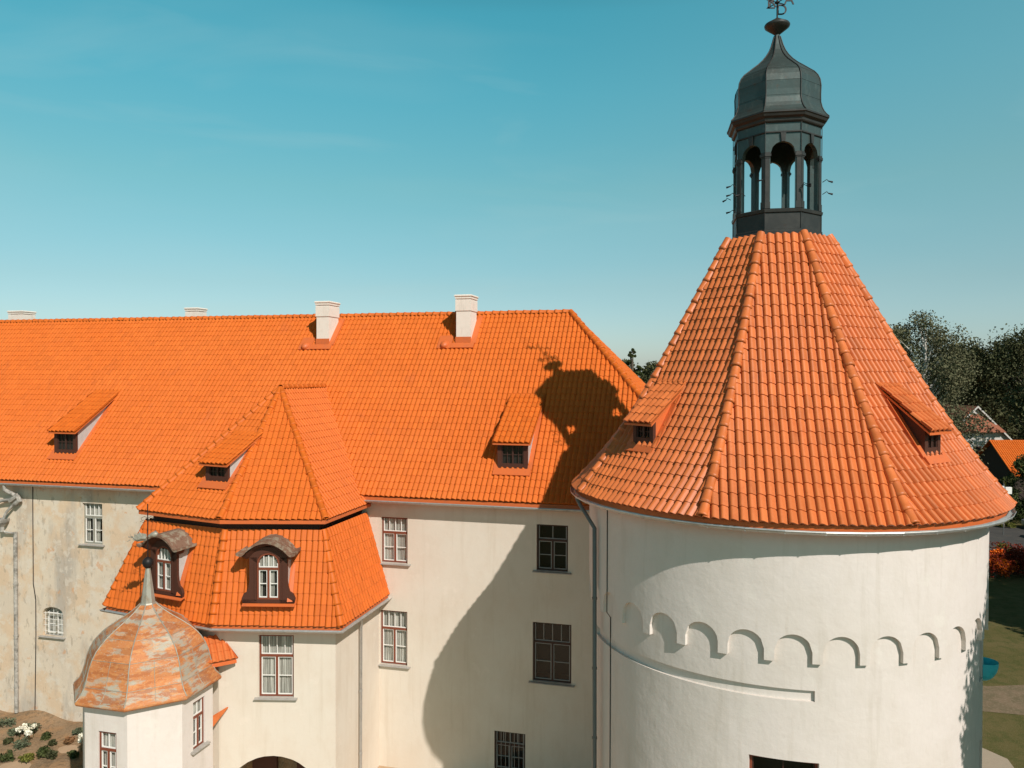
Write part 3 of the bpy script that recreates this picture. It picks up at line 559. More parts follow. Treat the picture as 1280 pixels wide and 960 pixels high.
# walls
ins = .40
wR, wP, wL = (lR[0] - ins, lR[1] - ins), (lP[0], lP[1] - ins), (lL[0] + ins + .1, lL[1] - ins)
def seg(a, b):
    A = W(*a, 0); B = W(*b, 0); A[2] = B[2] = G; r = unit(B - A); n = np.array([r[1], -r[0], 0]); L_ = np.linalg.norm(B - A)
    return (lambda x, z, d: A + r * x - n * d + UP * z), r, n, L_
mb = MB()
m1, r1, n1, L1 = seg(wP, wR)
bw = dict(a0=.0, a1=0, z0=-11.42, z1=-9.22, depth=.2)
bw['a0'] = 1.42; bw['a1'] = 2.66
arch = dict(a0=.1, a1=3.75, z0=-15.9, z1=-13.50, rise=1.80, depth=1.4)
sheet(mb, m1, 0, L1, -G - .3, ZL - .1, [bw, arch])
m2, r2, n2, L2 = seg(wL, wP); sheet(mb, m2, 0, L2, -G - .3, ZL - .1)
m3, r3, n3, L3 = seg(wR, (wR[0], WO - .02)); sheet(mb, m3, 0, L3, -G - .3, ZL - .1)
m4, r4, n4, L4 = seg((wL[0], WO - .02), wL)
hL = dict(a0=L4 - 1.5, a1=L4 - .5, z0=-11.0, z1=-9.2, depth=.2); sheet(mb, m4, 0, L4, -G - .3, ZL - .1, [hL])
mb.build('wall', M['cream'], bay)
window(bay, m1(bw['a0'], bw['z0'], 0), r1, n1, 1.24, 2.2, 'full', depth=.12)
window(bay, m4(hL['a0'], hL['z0'], 0), r4, n4, 1.0, 1.8, 'lit', depth=.12)
mb = MB(); mb.quad(m1(.05, -15.9, 1.41), m1(3.8, -15.9, 1.41), m1(3.8, -13.1, 1.41), m1(.05, -13.1, 1.41)); 
mb.box(m1(2.9, -14.6, 1.3), r1, n1, UP, .5, .1, 1.15, mi=1); mb.box(m1(1.2, -14.6, 1.3), r1, n1, UP, .45, .1, 1.1, mi=1)
mb.build('portal', [M['soil'], M['wood']], bay)
pipe(bay, [W(-3.44, 9.0, ZL - .3), W(-3.50, 8.8, ZL - .45), W(-3.62, 8.6, ZL - .75), W(-3.64, 8.6, -15.4)], .055, 'zinc')

def arched_dormer(O, r, n, tanA):
    """round-headed timber dormer with a curved hood; O = bottom centre of the front"""
    O = np.array(O, float); r = unit(r); n = unit(n); C = lambda x, y, z: O + r * x - n * y + UP * z
    hw, h = .66, 2.05
    # front board with flared feet and round head, cut around the window
    iw, ih0, ihs, irise = .40, .16, 1.42, .36
    out_ = [(.90, .04), (.93, .20), (.86, .36), (.74, .44), (.69, .60), (hw, .80), (hw, 1.62)]
    L_ = MB()
    def half(sg):
        prev = None
        zs = [q[1] for q in out_]
        for (x0, z0), (x1, z1) in zip(out_[:-1], out_[1:]):
            L_.prism([C(sg * iw, 0, z0), C(sg * x0, 0, z0), C(sg * x1, 0, z1), C(sg * iw, 0, z1)], n * -.10)
        A_ = np.linspace(0, math.pi / 2, 9)
        for a, b in zip(A_[:-1], A_[1:]):
            i0 = (iw * math.cos(a), ihs + irise * math.sin(a)); i1 = (iw * math.cos(b), ihs + irise * math.sin(b))
            o0 = (hw * math.cos(a) ** .8, 1.62 + .36 * math.sin(a)); o1 = (hw * max(0, math.cos(b)) ** .8, 1.62 + .36 * math.sin(b))
            L_.prism([C(sg * i0[0], 0, i0[1]), C(sg * o0[0], 0, o0[1]), C(sg * o1[0], 0, o1[1]), C(sg * i1[0], 0, i1[1])], n * -.10)
        L_.prism([C(sg * iw, 0, ihs), C(sg * hw, 0, 1.62), C(sg * iw, 0, 1.62)], n * -.10)
    half(1); half(-1); L_.box(C(0, .05, .10), r, n, UP, .90, .05, .06)
    # raised architrave
    for sg in (-1, 1): L_.box(C(sg * (iw + .045), -.012, (.16 + ihs) / 2), r, n, UP, .035, .018, (ihs - .16) / 2)
    d = L_.build('dormer', M['wood'], lroof)
    wf = window(lroof, C(-iw, 0, ih0), r, n, 2 * iw, ihs + irise - ih0, 'lit', rise=irise, depth=.055, sill=False, back=.125, cur=.06)
    wf.name = 'dormer_window'
    # curved hood: an S-shaped sheet, thick, running back to the roof
    prof = []
    for x in np.linspace(-1, 1, 25):
        ax_ = abs(x); z = 1.86 + .40 * math.cos(min(1, ax_ / .78) * math.pi / 2) ** 0.9 + (-.10 * max(0, (ax_ - .62)) / .38 if ax_ < .86 else -.063 + .05 * (ax_ - .86) / .14)
        prof.append((x * 1.02, z))
    def zback(z): return (z - 0.0) / tanA
    V = []; n_ = len(prof)
    for (x, z) in prof: V += [C(x, -.30, z - .02), C(x, -.30, z - .10), C(x * .94, 1.0, z + .05), C(x * .94, 1.0, z - .06)]
    Fc = []
    for i in range(n_ - 1):
        a = 4 * i; b = 4 * i + 4; Fc += [(a, b, b + 2, a + 2), (a + 1, a + 3, b + 3, b + 1), (a, a + 1, b + 1, b), (a + 2, b + 2, b + 3, a + 3)]
    Fc += [(0, 2, 3, 1), (4 * n_ - 4, 4 * n_ - 3, 4 * n_ - 1, 4 * n_ - 2)]
    hd = MB(); hd.add(V, Fc); hd.build('dormer_hood', M['shingle'], lroof)
    # dark timber cornice under the hood
    cn = MB(); V = []
    for (x, z) in prof: V += [C(x * .93, -.22, z - .10), C(x * .86, -.02, z - .24), C(x * .86, .10, z - .24), C(x * .93, .10, z - .10)]
    Fc = []
    for i in range(n_ - 1):
        a = 4 * i; b = a + 4
        Fc += [(a, b, b + 1, a + 1), (a + 1, b + 1, b + 2, a + 2), (a + 3, a + 2, b + 2, b + 3)]
    Fc += [(0, 1, 2, 3), (4 * n_ - 4, 4 * n_ - 3, 4 * n_ - 2, 4 * n_ - 1)]
    cn.add(V, Fc); cn.build('dormer_cornice', M['wood'], lroof)
    for sg in (-1, 1):
        c = MB(); x = sg * (hw - .03); c.prism([C(x, .103, .1), C(x, .103, 1.80), C(x, 1.0, 1.85), C(x, .9, 1.6)], r * (sg * .025)); c.build('dormer_cheek', M['grey_cheek'], lroof)
    fl = MB(); fl.prism([C(-.9, -.10, -.02), C(.95, -.10, -.02), C(.95, .12, .06), C(-.9, .12, .06)], UP * -.03); fl.prism([C(hw + .0, -.02, .1), C(hw + .18, .02, .1), C(hw + .14, .7, 1.9), C(hw, .7, 1.9)], n * .03)
    fl.build('dormer_flashing', M['flash'], lroof)
def ms(a, b, c, d, x, z):   # point on a mansard facet: x along 0..1 at the eave, height z
    f = (z - ZL) / (ZM - ZL); A = W(*a, ZL) * (1 - x) + W(*b, ZL) * x; B = W(*d, ZM) * (1 - x) + W(*c, ZM) * x; return A * (1 - f) + B * f
tM = 5.0
arched_dormer(ms(lP, lR, mR, mP, .46, -7.98) + n1 * .25, r1, n1, tM)
arched_dormer(ms(lL, lP, mP, mL, .56, -7.98) + n2 * .25, r2, n2, tM)
# small shed dormer on the upper roof's left facet
fl_n = np.array(n2); A = W(*uL, ZU); B = W(*uP, ZU)
T = W(*apex); mid = A * .42 + B * .58
tl2 = (T[2] - ZU - G) / abs((T - A) @ n2)
pos = A + (B - A) * .72 + (-n2) * 1.0 + UP * (1.0 * tl2)
dormer(broof.parent, pos, r2, n2, w=1.1, h0=.80, tanA=tl2, tanB=tl2 - .52)

# ------------------------------------------------------------------ round tower
TC = np.array([7.8552, 23.2831]); PH = -0.202
TE, TT, RT_, B4, RE_ = -3.391, 3.942, 1.4948, 0.1098, 6.0
tower = root('round_tower', 'large round white tower with a conical orange pantile roof and dark metal lantern', 'tower', (TC[0], TC[1], 0))
def cyl(R): return lambda a, z, d: np.array([TC[0] + (R - d) * math.sin(a), TC[1] - (R - d) * math.cos(a), z + G])
R1, R2 = 5.50, 5.39
mb = MB()
# upper wall drum with the scalloped arcade along its lower edge
zf = -6.68; ar = []
for k in range(-8, 7):
    c = rad(-2.85 + 11.12 * k); hwid = rad(4.35); ar.append(dict(a0=c - hwid, a1=c + hwid, z0=zf, z1=-6.02, rise=.40, depth=R1 - R2 + .005))
A0, A1 = ar[0]['a0'] - rad(2.42), ar[-1]['a1'] + rad(2.42)
sheet(mb, cyl(R1), A0, A1, zf, -3.2, ar, step=rad(1.5), smooth=False)
pm = cyl(R1); pts = [A0] + [q for h in ar for q in (h['a0'], h['a1'])] + [A1]
for i in range(0, len(pts), 2): mb.quad(pm(pts[i], zf, 0), pm(pts[i + 1], zf, 0), pm(pts[i + 1], zf, .14), pm(pts[i], zf, .14))
st = np.linspace(A1, A0 + 2 * math.pi, 50)
for a, b in zip(st[:-1], st[1:]): mb.quad(pm(a, zf, 0), pm(b, zf, 0), pm(b, -3.2, 0), pm(a, -3.2, 0))
# lower drum with the sunk band and the window opening
tw_ = dict(a0=rad(-24.3), a1=rad(-7.6), z0=-10.6, z1=-9.02, depth=.28)
slit1 = dict(a0=rad(49.0), a1=rad(54), z0=-7.85, z1=-6.76, depth=.25); slit2 = dict(a0=rad(50.2), a1=rad(55), z0=-12.4, z1=-9.4, depth=.25)
band = dict(a0=rad(-84), a1=rad(-8.75), z0=-7.60, z1=-7.34, depth=.085)
sheet(mb, cyl(R2), -math.pi, math.pi, -G - .3, -5.8, [tw_, band, slit1, slit2], step=rad(1.5))
pl = cyl(R2 - .085); st = np.linspace(band['a0'], band['a1'], 51)
for a, b in zip(st[:-1], st[1:]): mb.quad(pl(a, -7.6, 0), pl(b, -7.6, 0), pl(b, -7.34, 0), pl(a, -7.34, 0))
mb.build('wall', M['plaster'], tower)
ac = (tw_['a0'] + tw_['a1']) / 2; ce = cyl(R2)(ac, 0, 0); nT = unit([math.sin(ac), -math.cos(ac), 0]); rT = np.array([-nT[1], nT[0], 0]); hwT = (R2 - .1) * math.sin((tw_['a1'] - tw_['a0']) / 2)
ce = ce - nT * .06
window(tower, np.array([ce[0], ce[1], tw_['z0'] + G]) - rT * hwT, rT, nT, 2 * hwT, 1.56, 'none', depth=.16, fmat=M['frame'], smat=M['frame_dark'], sill=False, panes4=False, upper=.3)
for h in (slit1, slit2):
    mb = MB(); pq = cyl(R2); d = .245; mb.quad(pq(h['a0'], h['z0'], d), pq(h['a1'], h['z0'], d), pq(h['a1'], h['z1'], d), pq(h['a0'], h['z1'], d)); mb.build('slit_shade_panel', M['darkwall'], tower)  # dark panel standing in for the shadowed window reveal
# turquoise half-round awning beside the slit
mb = MB(); aq = rad(58); nn = unit([math.sin(aq), -math.cos(aq), 0]); rr = np.array([-nn[1], nn[0], 0]); cc = cyl(R2)(aq, -8.05, 0); V = []
for i in range(7):
    for j in range(9):
        ph = i / 6 * math.pi / 2; th = j / 8 * math.pi; V.append(cc + rr * .32 * math.cos(th) * math.cos(ph) + nn * .36 * math.sin(th) * math.cos(ph) - UP * .52 * math.sin(ph) + UP * .52)
mb.add(V, [(i * 9 + j, i * 9 + j + 1, (i + 1) * 9 + j + 1, (i + 1) * 9 + j) for i in range(6) for j in range(8)], smooth=True)
mb.build('wall_dish', M['turquoise'], tower, 'turquoise bowl on the tower wall')
# roof
def prof(t): return RT_ + (RE_ - RT_) * (t + B4 * (t ** 4 - t)), TT + (TE - TT) * t
ts = np.linspace(0, 1, 201); pr = np.array([prof(t) for t in ts]); ap = pr[:, 0] * math.cos(rad(22.5)); sl = np.concatenate([[0], np.cumsum(np.hypot(np.diff(ap), np.diff(pr[:, 1])))]); SL = sl[-1]
def tfac(k):
    th = PH + rad(45) * k; n = np.array([math.sin(th), -math.cos(th), 0]); r = np.array([math.cos(th), math.sin(th), 0])
    c3 = np.array([TC[0], TC[1], G])
    def P(a, s, h):
        a = np.asarray(a, float); s = np.asarray(s, float); d = SL - np.clip(s, -.05, SL)
        t = np.interp(d, sl, ts); R = RT_ + (RE_ - RT_) * (t + B4 * (t ** 4 - t)); z = TT + (TE - TT) * t - np.maximum(-s, 0) * .8
        kk = np.clip((t - .45) / .55, 0, 1) ** 2 * .85 + .08; dist = R * math.cos(rad(22.5)) * (1 - kk) + np.sqrt(np.maximum(R * R - a * a, 0)) * kk
        dR = (RE_ - RT_) * (1 + B4 * (4 * t ** 3 - 1)); dZ = (TE - TT); ln = np.hypot(dR, dZ); nh, nv = -dZ / ln, dR / ln
        lean = a / R * kk
        return c3 + n * (dist + h * nh)[..., None] + r * (a + h * nh * lean)[..., None] + UP * (z + h * nv)[..., None]
    hwf = lambda s: float(np.interp(SL - s, sl, pr[:, 0])) * math.sin(rad(22.5))
    return P, hwf
mb = MB(); hp = MB()
for k in range(8):
    P, hwf = tfac(k); tiles(mb, P, SL, lambda s: -hwf(s), hwf, phase=.0, tl=.34, lift=.030, amp=1.25)
troof = mb.build('roof', M['tile_tower'], tower)
for k in range(8):
    th = PH + rad(45) * (k + .5); n = np.array([math.sin(th), -math.cos(th), 0]); pts = []; ns = []
    for t in np.linspace(1, 0.0, 24): R, z = prof(t); pts.append(np.array([TC[0], TC[1], z + G + .05]) + n * (R + .02)); ns.append(unit(n * 1.0 + UP * .62))
    hp = MB(); ridge(hp, pts, ns, r=.125, ln=.36); hp.build('hip_tiles', M['tile_tower'], troof)
NS = 44
circ = lambda R, z: [np.array([TC[0] + R * math.sin(2 * math.pi * i / NS), TC[1] - R * math.cos(2 * math.pi * i / NS), z + G]) for i in range(NS)][::1]
mb = MB(); mb.lathe((TC[0], TC[1]), [(5.45, TE - .28 + G), (5.90, TE - .20 + G), (5.93, TE + .0 + G), (5.7, TE + .12 + G)], 64, smooth=False); mb.build('fascia', M['flash'], troof)
mb = MB(); sweep(mb, circ(5.94, TE - .13), gutter_sec(.07), closed=True)
for i in range(NS): a = 2 * math.pi * (i + .0) / NS; mb.box((TC[0] + 6.0 * math.sin(a), TC[1] - 6.0 * math.cos(a), TE - .19 + G), (math.cos(a), math.sin(a), 0), (math.sin(a), -math.cos(a), 0), UP, .014, .070, .012)
mb.build('gutter', M['zinc'], tower)
def tdormer(k, frac_a, s_low, **kw):
    P, hwf = tfac(k); th = PH + rad(45) * k; n = np.array([math.sin(th), -math.cos(th), 0]); r = np.array([math.cos(th), math.sin(th), 0])
    p = P(np.array(frac_a), np.array(s_low), np.array(0.0)); q = P(np.array(frac_a), np.array(s_low + 1.8), np.array(0.0)); tA_ = (q[2] - p[2]) / abs((q - p) @ n)
    dormer(tower, p, r, n, tanA=tA_, tmat='tile_tower', **kw)
tdormer(-1, -.62, 1.70, w=.78, h0=.80, tanB=.80, fat=-.04, cheek='flash')
tdormer(1, -.12, 1.62, w=.72, h0=.80, tanB=.80, fat=-.02, cheek='wood')  # dark timber colour on the cheeks stands in for their shade
pipe(tower, [cyl(6.0)(rad(-84), TE - .2, 0), cyl(5.92)(rad(-83), TE - .4, 0), cyl(5.62)(rad(-78), TE - 1.0, 0), cyl(5.58)(rad(-78), -15.4, 0)], .062)
mb = MB(); pc = cyl(R1 + .015); mb.tube([pc(rad(-71), -3.6, 0), pc(rad(-71), -6.6, 0), cyl(R2 + .015)(rad(-71), -6.75, 0), cyl(R2 + .015)(rad(-71), -15, 0)], .013, 5); mb.build('lightning_cable', M['iron'], tower)
# lantern
LR = 1.285; LP = PH + rad(2.0)
def ov(k, R, z): th = LP + rad(45) * k; return np.array([TC[0] + R * math.sin(th), TC[1] - R * math.cos(th), z + G])
mb = MB()
kw = dict(n=8, a0=LP + rad(22.5), smooth=False)
mb.lathe(TC, [(1.56, 3.84 + G), (1.42, 4.0 + G), (LR + .03, 4.05 + G), (LR + .03, 4.11 + G), (LR - .01, 4.13 + G), (LR - .01, 4.58 + G), (LR + .03, 4.60 + G), (LR + .045, 4.68 + G), (LR - .02, 4.71 + G), (.2, 4.73 + G)], **kw)
for k in range(8):   # thin seams on the base
    mb.tube([ov(k + .5, LR + .0, 4.12), ov(k + .5, LR + .0, 4.6)], .012, 5)
lantern = mb.build('lantern', M['lantern_b'], tower)
mb = MB(); ks = MB()
for k in range(8):
    th = LP + rad(45) * k; n = np.array([math.sin(th), -math.cos(th), 0]); r = np.array([math.cos(th), math.sin(th), 0]); apo = (LR - .03) * math.cos(rad(22.5)); hwf = (LR - .03) * math.sin(rad(22.5))
    for dd in (0, .13):
        mpn = lambda a, z, d, n=n, r=r, dd=dd, apo=apo: np.array([TC[0], TC[1], z + G]) + n * (apo - dd - d) + r * a
        sheet(mb, mpn, -hwf, hwf, 4.7, 7.2, [dict(a0=-.345, a1=.345, z0=4.7, z1=6.60, rise=.345, depth=.13 if dd == 0 else 0.0)])
    k_ = MB(); k_.prism([np.array([TC[0], TC[1], z_ + G]) + n * (apo + .002) + r * x_ for x_, z_ in ((-.05, 6.59), (.05, 6.59), (.075, 6.84), (-.075, 6.84))], n * .05)
    k_.build('keystone', M['lantern_b'], lantern)
ks.lathe(TC, [(LR - .03, 6.84 + G), (LR + .015, 6.85 + G), (LR + .015, 6.885 + G), (LR - .03, 6.90 + G)], **kw)
arc = mb.build('arcade', M['lantern'], lantern); ks.build('string_course', M['lantern_b'], lantern)
for k in range(8):
    pl_ = MB(); th = LP + rad(45) * (k + .5); n = np.array([math.sin(th), -math.cos(th), 0])
    c = lambda R, z: np.array([TC[0], TC[1], z + G]) + n * R
    for (z0, z1, hw_, R) in ((4.71, 4.90, .145, LR - .02), (4.90, 6.14, .115, LR - .035), (6.14, 6.18, .14, LR - .02), (6.18, 6.25, .17, LR - .0), (6.25, 6.30, .14, LR - .02)):
        for sg in (-1, 1):   # each pilaster folds around the corner
            thf = th + sg * rad(22.5); nf = np.array([math.sin(thf), -math.cos(thf), 0]); rf = np.array([math.cos(thf), math.sin(thf), 0])
            corner = c(R + .02, (z0 + z1) / 2); pl_.box(corner + rf * (sg * hw_ / 2) - nf * .04, rf, nf, UP, hw_ / 2, .05, (z1 - z0) / 2)
    pl_.tube([c(LR + .0, 6.3), c(LR + .0, 7.15)], .012, 5)
    pl_.build('pilaster', M['lantern_b'], lantern)
mb = MB()
mb.lathe(TC, [(.3, 7.13 + G), (LR - .01, 7.13 + G), (LR + .03, 7.15 + G), (LR + .05, 7.18 + G), (LR + .06, 7.24 + G), (LR + .14, 7.29 + G), (LR + .17, 7.36 + G), (LR + .20, 7.38 + G), (LR + .20, 7.42 + G), (LR + .14, 7.46 + G)], **kw)
mb.build('cornice', M['lantern_b'], lantern)
dp = [(1.47, 7.43), (1.40, 7.50), (1.33, 7.60), (1.275, 7.72), (1.235, 7.88), (1.23, 8.1), (1.24, 8.35), (1.215, 8.54), (1.15, 8.68), (1.05, 8.80), (.92, 8.90), (.77, 9.02), (.60, 9.15), (.45, 9.29), (.335, 9.43), (.24, 9.58), (.165, 9.76), (.115, 9.93), (.085, 10.03), (.07, 10.12)]
mb = MB(); mb.lathe(TC, [(r, z + G) for r, z in dp], **kw); dome = mb.build('dome', M['lantern'], lantern)
mb = MB()
for k in range(8):
    th = LP + rad(45) * (k + .5); mb.tube([np.array([TC[0] + (r + .008) * math.sin(th), TC[1] - (r + .008) * math.cos(th), z + G]) for r, z in dp[:-1]], .018, 6)
for zz, rr_ in ((7.93, 1.232), (8.35, 1.238), (8.74, 1.098)):
    mb.lathe(TC, [(rr_, zz + G - .006), (rr_ + .008, zz + G), (rr_ - .01, zz + G + .008)], **kw)
mb.build('seams', M['lantern_b'], lantern)
mb = MB(); mb.lathe(TC, [(.02, 10.05 + G), (.075, 10.08 + G), (.13, 10.13 + G), (.27, 10.24 + G), (.355, 10.31 + G), (.37, 10.36 + G), (.345, 10.40 + G), (.22, 10.47 + G), (.10, 10.54 + G), (.04, 10.58 + G), (.02, 10.60 + G)], 24); mb.build('finial', M['lantern_b'], lantern)
mb = MB(); tc3 = lambda x, y, z: np.array([TC[0] + x, TC[1] + y, z + G])
mb.tube([tc3(0, 0, 10.55), tc3(0, 0, 12.4)], .024, 8); mb.lathe(TC, [(.0, 10.98 + G), (.07, 11.02 + G), (.07, 11.06 + G), (0, 11.1 + G)], 10)
for a in (25, 115, 205, 295): mb.tube([tc3(0, 0, 11.04), tc3(.30 * math.cos(rad(a)), .30 * math.sin(rad(a)), 11.04)], .014, 6)
mb.prism([tc3(-.02, 0, 12.0), tc3(-.55, .2, 12.12), tc3(-.62, .22, 12.0), tc3(-.5, .18, 11.9)], (0.004, .012, 0)); mb.prism([tc3(.02, 0, 12.02), tc3(.4, -.14, 12.06), tc3(.5, -.18, 12.0), tc3(.4, -.14, 11.94)], (0.004, .012, 0))
for ch, x, y, z, s_ in (('R', -.20, -.10, 10.86, .34), ('D', .18, .14, 10.74, .32), ('A', .30, -.14, 10.92, .32), ('Z', -.10, .3, 11.0, .3)):
    cu = bpy.data.curves.new('t', 'FONT'); cu.body = ch; cu.size = s_ * 1.4; cu.extrude = .012; cu.align_x = 'CENTER'
    to = bpy.data.objects.new('t', cu); COL.objects.link(to); bpy.context.view_layer.update()
    me = bpy.data.meshes.new_from_object(to.evaluated_get(bpy.context.evaluated_depsgraph_get()))
    vs = [tc3(x + v.co.x, y - v.co.z, z + v.co.y) for v in me.vertices]; mb.add(vs, [tuple(p.vertices) for p in me.polygons]); bpy.data.objects.remove(to); bpy.data.meshes.remove(me)
    mb.tube([tc3(x, y, 11.04), tc3(x, y, z + s_ * .9)], .01, 5)
mb.build('weathervane', M['iron'], lantern)
for k, zz in ((.5, 5.3), (.5, 5.25), (-.5, 5.45), (1.5, 5.55), (1.5, 5.2), (-1.5, 5.5), (-1.5, 5.25), (-1.5, 4.75), (-2.3, 5.3), (-1.1, 5.15)):
    th = LP + rad(45) * k; n = np.array([math.sin(th), -math.cos(th), 0]); r = np.array([math.cos(th), math.sin(th), 0]); b0 = np.array([TC[0], TC[1], zz + G]) + n * (LR + .02)
    sg = 1 if k > 0 else -1; e1 = b0 + n * .15 + r * sg * .06 + UP * .03; m_ = MB(); m_.tube([b0, b0 + n * .12 + UP * .07, e1], .011, 6); m_.tube([e1, e1 + (n * .8 + r * sg * .5) * .13 - UP * .03], [.016, .03], 8); m_.build('floodlight', M['iron'], lantern)

# ------------------------------------------------------------------ corner turret with rusted onion roof
KC = np.array([-12.38, 26.43]); KA = -PSI
turret = root('stair_turret', 'small white octagonal turret under a rust-streaked onion dome with a spire', 'turret', (KC[0], KC[1], 0))
def kv(k, R, z): th = KA + rad(45) * k; return np.array([KC[0] + R * math.sin(th), KC[1] - R * math.cos(th), z + G])
KR = 2.10; ZK = -10.5
mb = MB(); kwins = []
for k in range(8):
    A_, B_ = kv(k - .5, KR, 0), kv(k + .5, KR, 0); r = unit(B_ - A_); n = np.array([r[1], -r[0], 0]); Lk = np.linalg.norm(B_ - A_)
    mpn = lambda a, z, d, A_=A_, r=r, n=n: A_ + r * a - n * d + UP * z
    hs = [dict(a0=.52, a1=1.20, z0=-13.1, z1=-11.38, depth=.16)] if k in (0, 2) else []
    if k == 2: hs = [dict(a0=.55, a1=1.17, z0=-12.55, z1=-10.95, depth=.16)]
    sheet(mb, mpn, 0, Lk, -G - .3, ZK + .02, hs)
    if hs: kwins.append((mpn(hs[0]['a0'], hs[0]['z0'], 0), r, n, hs[0]['a1'] - hs[0]['a0'], hs[0]['z1'] - hs[0]['z0']))
mb.build('wall', M['plaster'], turret)
for (o, r, n, w_, h_) in kwins: window(turret, o, r, n, w_, h_, 'lit', depth=.09, panes4=False)
kp = [(2.20, -10.56), (2.36, -10.56), (2.40, -10.50), (2.37, -10.43), (2.19, -10.25), (2.09, -10.05), (2.02, -9.8), (1.95, -9.5), (1.85, -9.25), (1.72, -9.02), (1.57, -8.85), (1.38, -8.67), (1.08, -8.46), (.78, -8.27), (.50, -8.07), (.33, -7.92), (.25, -7.84)]
mb = MB()
for k in range(8):       # separate facets so that edges stay crisp
    V = [kv(k + j, R, z) for (R, z) in kp for j in (-.5, 0, .5)]
    for i in range(len(kp)): V[3 * i + 1] = (V[3 * i] + V[3 * i + 2]) / 2
    mb.add(V, [(3 * i + j, 3 * i + j + 1, 3 * i + j + 4, 3 * i + j + 3) for i in range(len(kp) - 1) for j in (0, 1)], smooth=True, tone=[random.random() if i % 5 == 0 or j_ else .5 for i in range(len(kp) - 1) for j_ in (0, 1)])
odome = mb.build('onion_roof', M['rust'], turret)
mb = MB()
for k in range(8): mb.tube([kv(k + .5, R + .008, z) for R, z in kp[3:]], .018, 6)
for k in range(8): 
    for j in (5, 8, 11):
        R, z = kp[j]; f_ = (-.5 if (k + j) % 2 else 0)
        a, b = kv(k - .5, R + .006, z), kv(k + .5, R + .006, z); mb.tube([a, b], .009, 5)
    R, z = kp[3]; R2_, z2 = kp[8]; aa = (kv(k - .5, kp[3][0], kp[3][1]) + kv(k + .5, kp[3][0], kp[3][1])) / 2; pts_ = [(kv(k - .5, q[0] + .005, q[1]) + kv(k + .5, q[0] + .005, q[1])) / 2 for q in kp[3:9]]; mb.tube(pts_, .009, 5)
mb.build('seams', M['patina'], odome)
mb = MB(); mb.lathe(KC, [(.27, -7.9 + G), (.26, -7.84 + G), (.235, -7.8 + G), (.17, -7.3 + G), (.115, -6.9 + G), (.07, -6.6 + G), (.03, -6.58 + G)], 8, a0=rad(10), smooth=False); mb.build('spire', M['patina'], turret)
mb = MB(); mb.lathe(KC, [(.02, -6.66 + G), (.10, -6.62 + G), (.165, -6.53 + G), (.18, -6.45 + G), (.165, -6.37 + G), (.10, -6.29 + G), (.03, -6.26 + G)], 18); mb.build('ball', M['iron'], turret)
mb = MB(); k3 = lambda x, z, y=0: np.array([KC[0] + x, KC[1] + y, z + G])
mb.tube([k3(0, -6.3), k3(0, -4.45)], .017, 6)
for sg in (-1, 1):
    mb.tube([k3(0, -4.95), k3(sg * .10, -4.88), k3(sg * .22, -4.93), k3(sg * .20, -5.02), k3(sg * .12, -5.0)], .008, 5); mb.tube([k3(0, -5.02), k3(sg * .16, -5.08), k3(sg * .26, -5.05)], .007, 5)
mb.build('rod', M['iron'], turret)
mb = MB()       # ragged dragon-like vane
rn = random.Random(3)
mb.tube([k3(-.05, -5.62), k3(-.22, -5.60), k3(-.36, -5.68), k3(-.5, -5.6)], [.06, .075, .05, .02], 8)
mb.tube([k3(.05, -5.56), k3(.14, -5.50), k3(.26, -5.48), k3(.34, -5.5)], [.06, .07, .12, .06], 8)
for i in range(16):
    x = -.62 + .04 * i + rn.uniform(-.02, .02); z = -5.62 + rn.uniform(-.06, .10); mb.tube([k3(x, z), k3(x - rn.uniform(.0, .12), z + rn.uniform(-.14, .16), rn.uniform(-.08, .08))], [.02, .006], 5)
mb.prism([k3(-.45, -5.52), k3(-.30, -5.44), k3(-.05, -5.48), k3(-.05, -5.70), k3(-.35, -5.74), k3(-.52, -5.68)], (0, .02, 0))
mb.build('vane', M['patina'], turret, 'ragged beast-shaped vane')
# little lean-to tile roof between turret and bay, and the tiled buttress cap
lean = root('lean_to_roof', 'small orange tiled lean-to roof tucked between turret and bay', 'lean-to roof', tuple(W(-8.0, 11.4, -10)))
mb = MB(); facet_tiles(mb, W(-7.86, 12.30, -9.98), W(-7.0, 11.35, -9.98), W(-7.75, 11.25, -9.28), W(-8.3, 11.5, -9.28)); lt = mb.build('tiles', M['tile_tower'], lean)
mb = MB(); mb.prism([W(-7.86, 12.25, -10.05), W(-7.05, 11.35, -10.05), W(-7.75, 11.22, -9.35), W(-8.3, 11.45, -9.35)], UP * -.10); mb.build('rafter_board', M['flash'], lean)
mb = MB(); cap = [W(-8.05, 12.1, -12.75), W(-8.05, 12.1, -12.1), W(-7.45, 11.32, -11.75)]
mb.prism(cap, (.06, -.03, .0)); o = mb.build('buttress_cap', M['tile_tower'], None); o['label'] = 'small sloping orange tile cap on the white wall right of the turret'; o['category'] = 'wall cap'

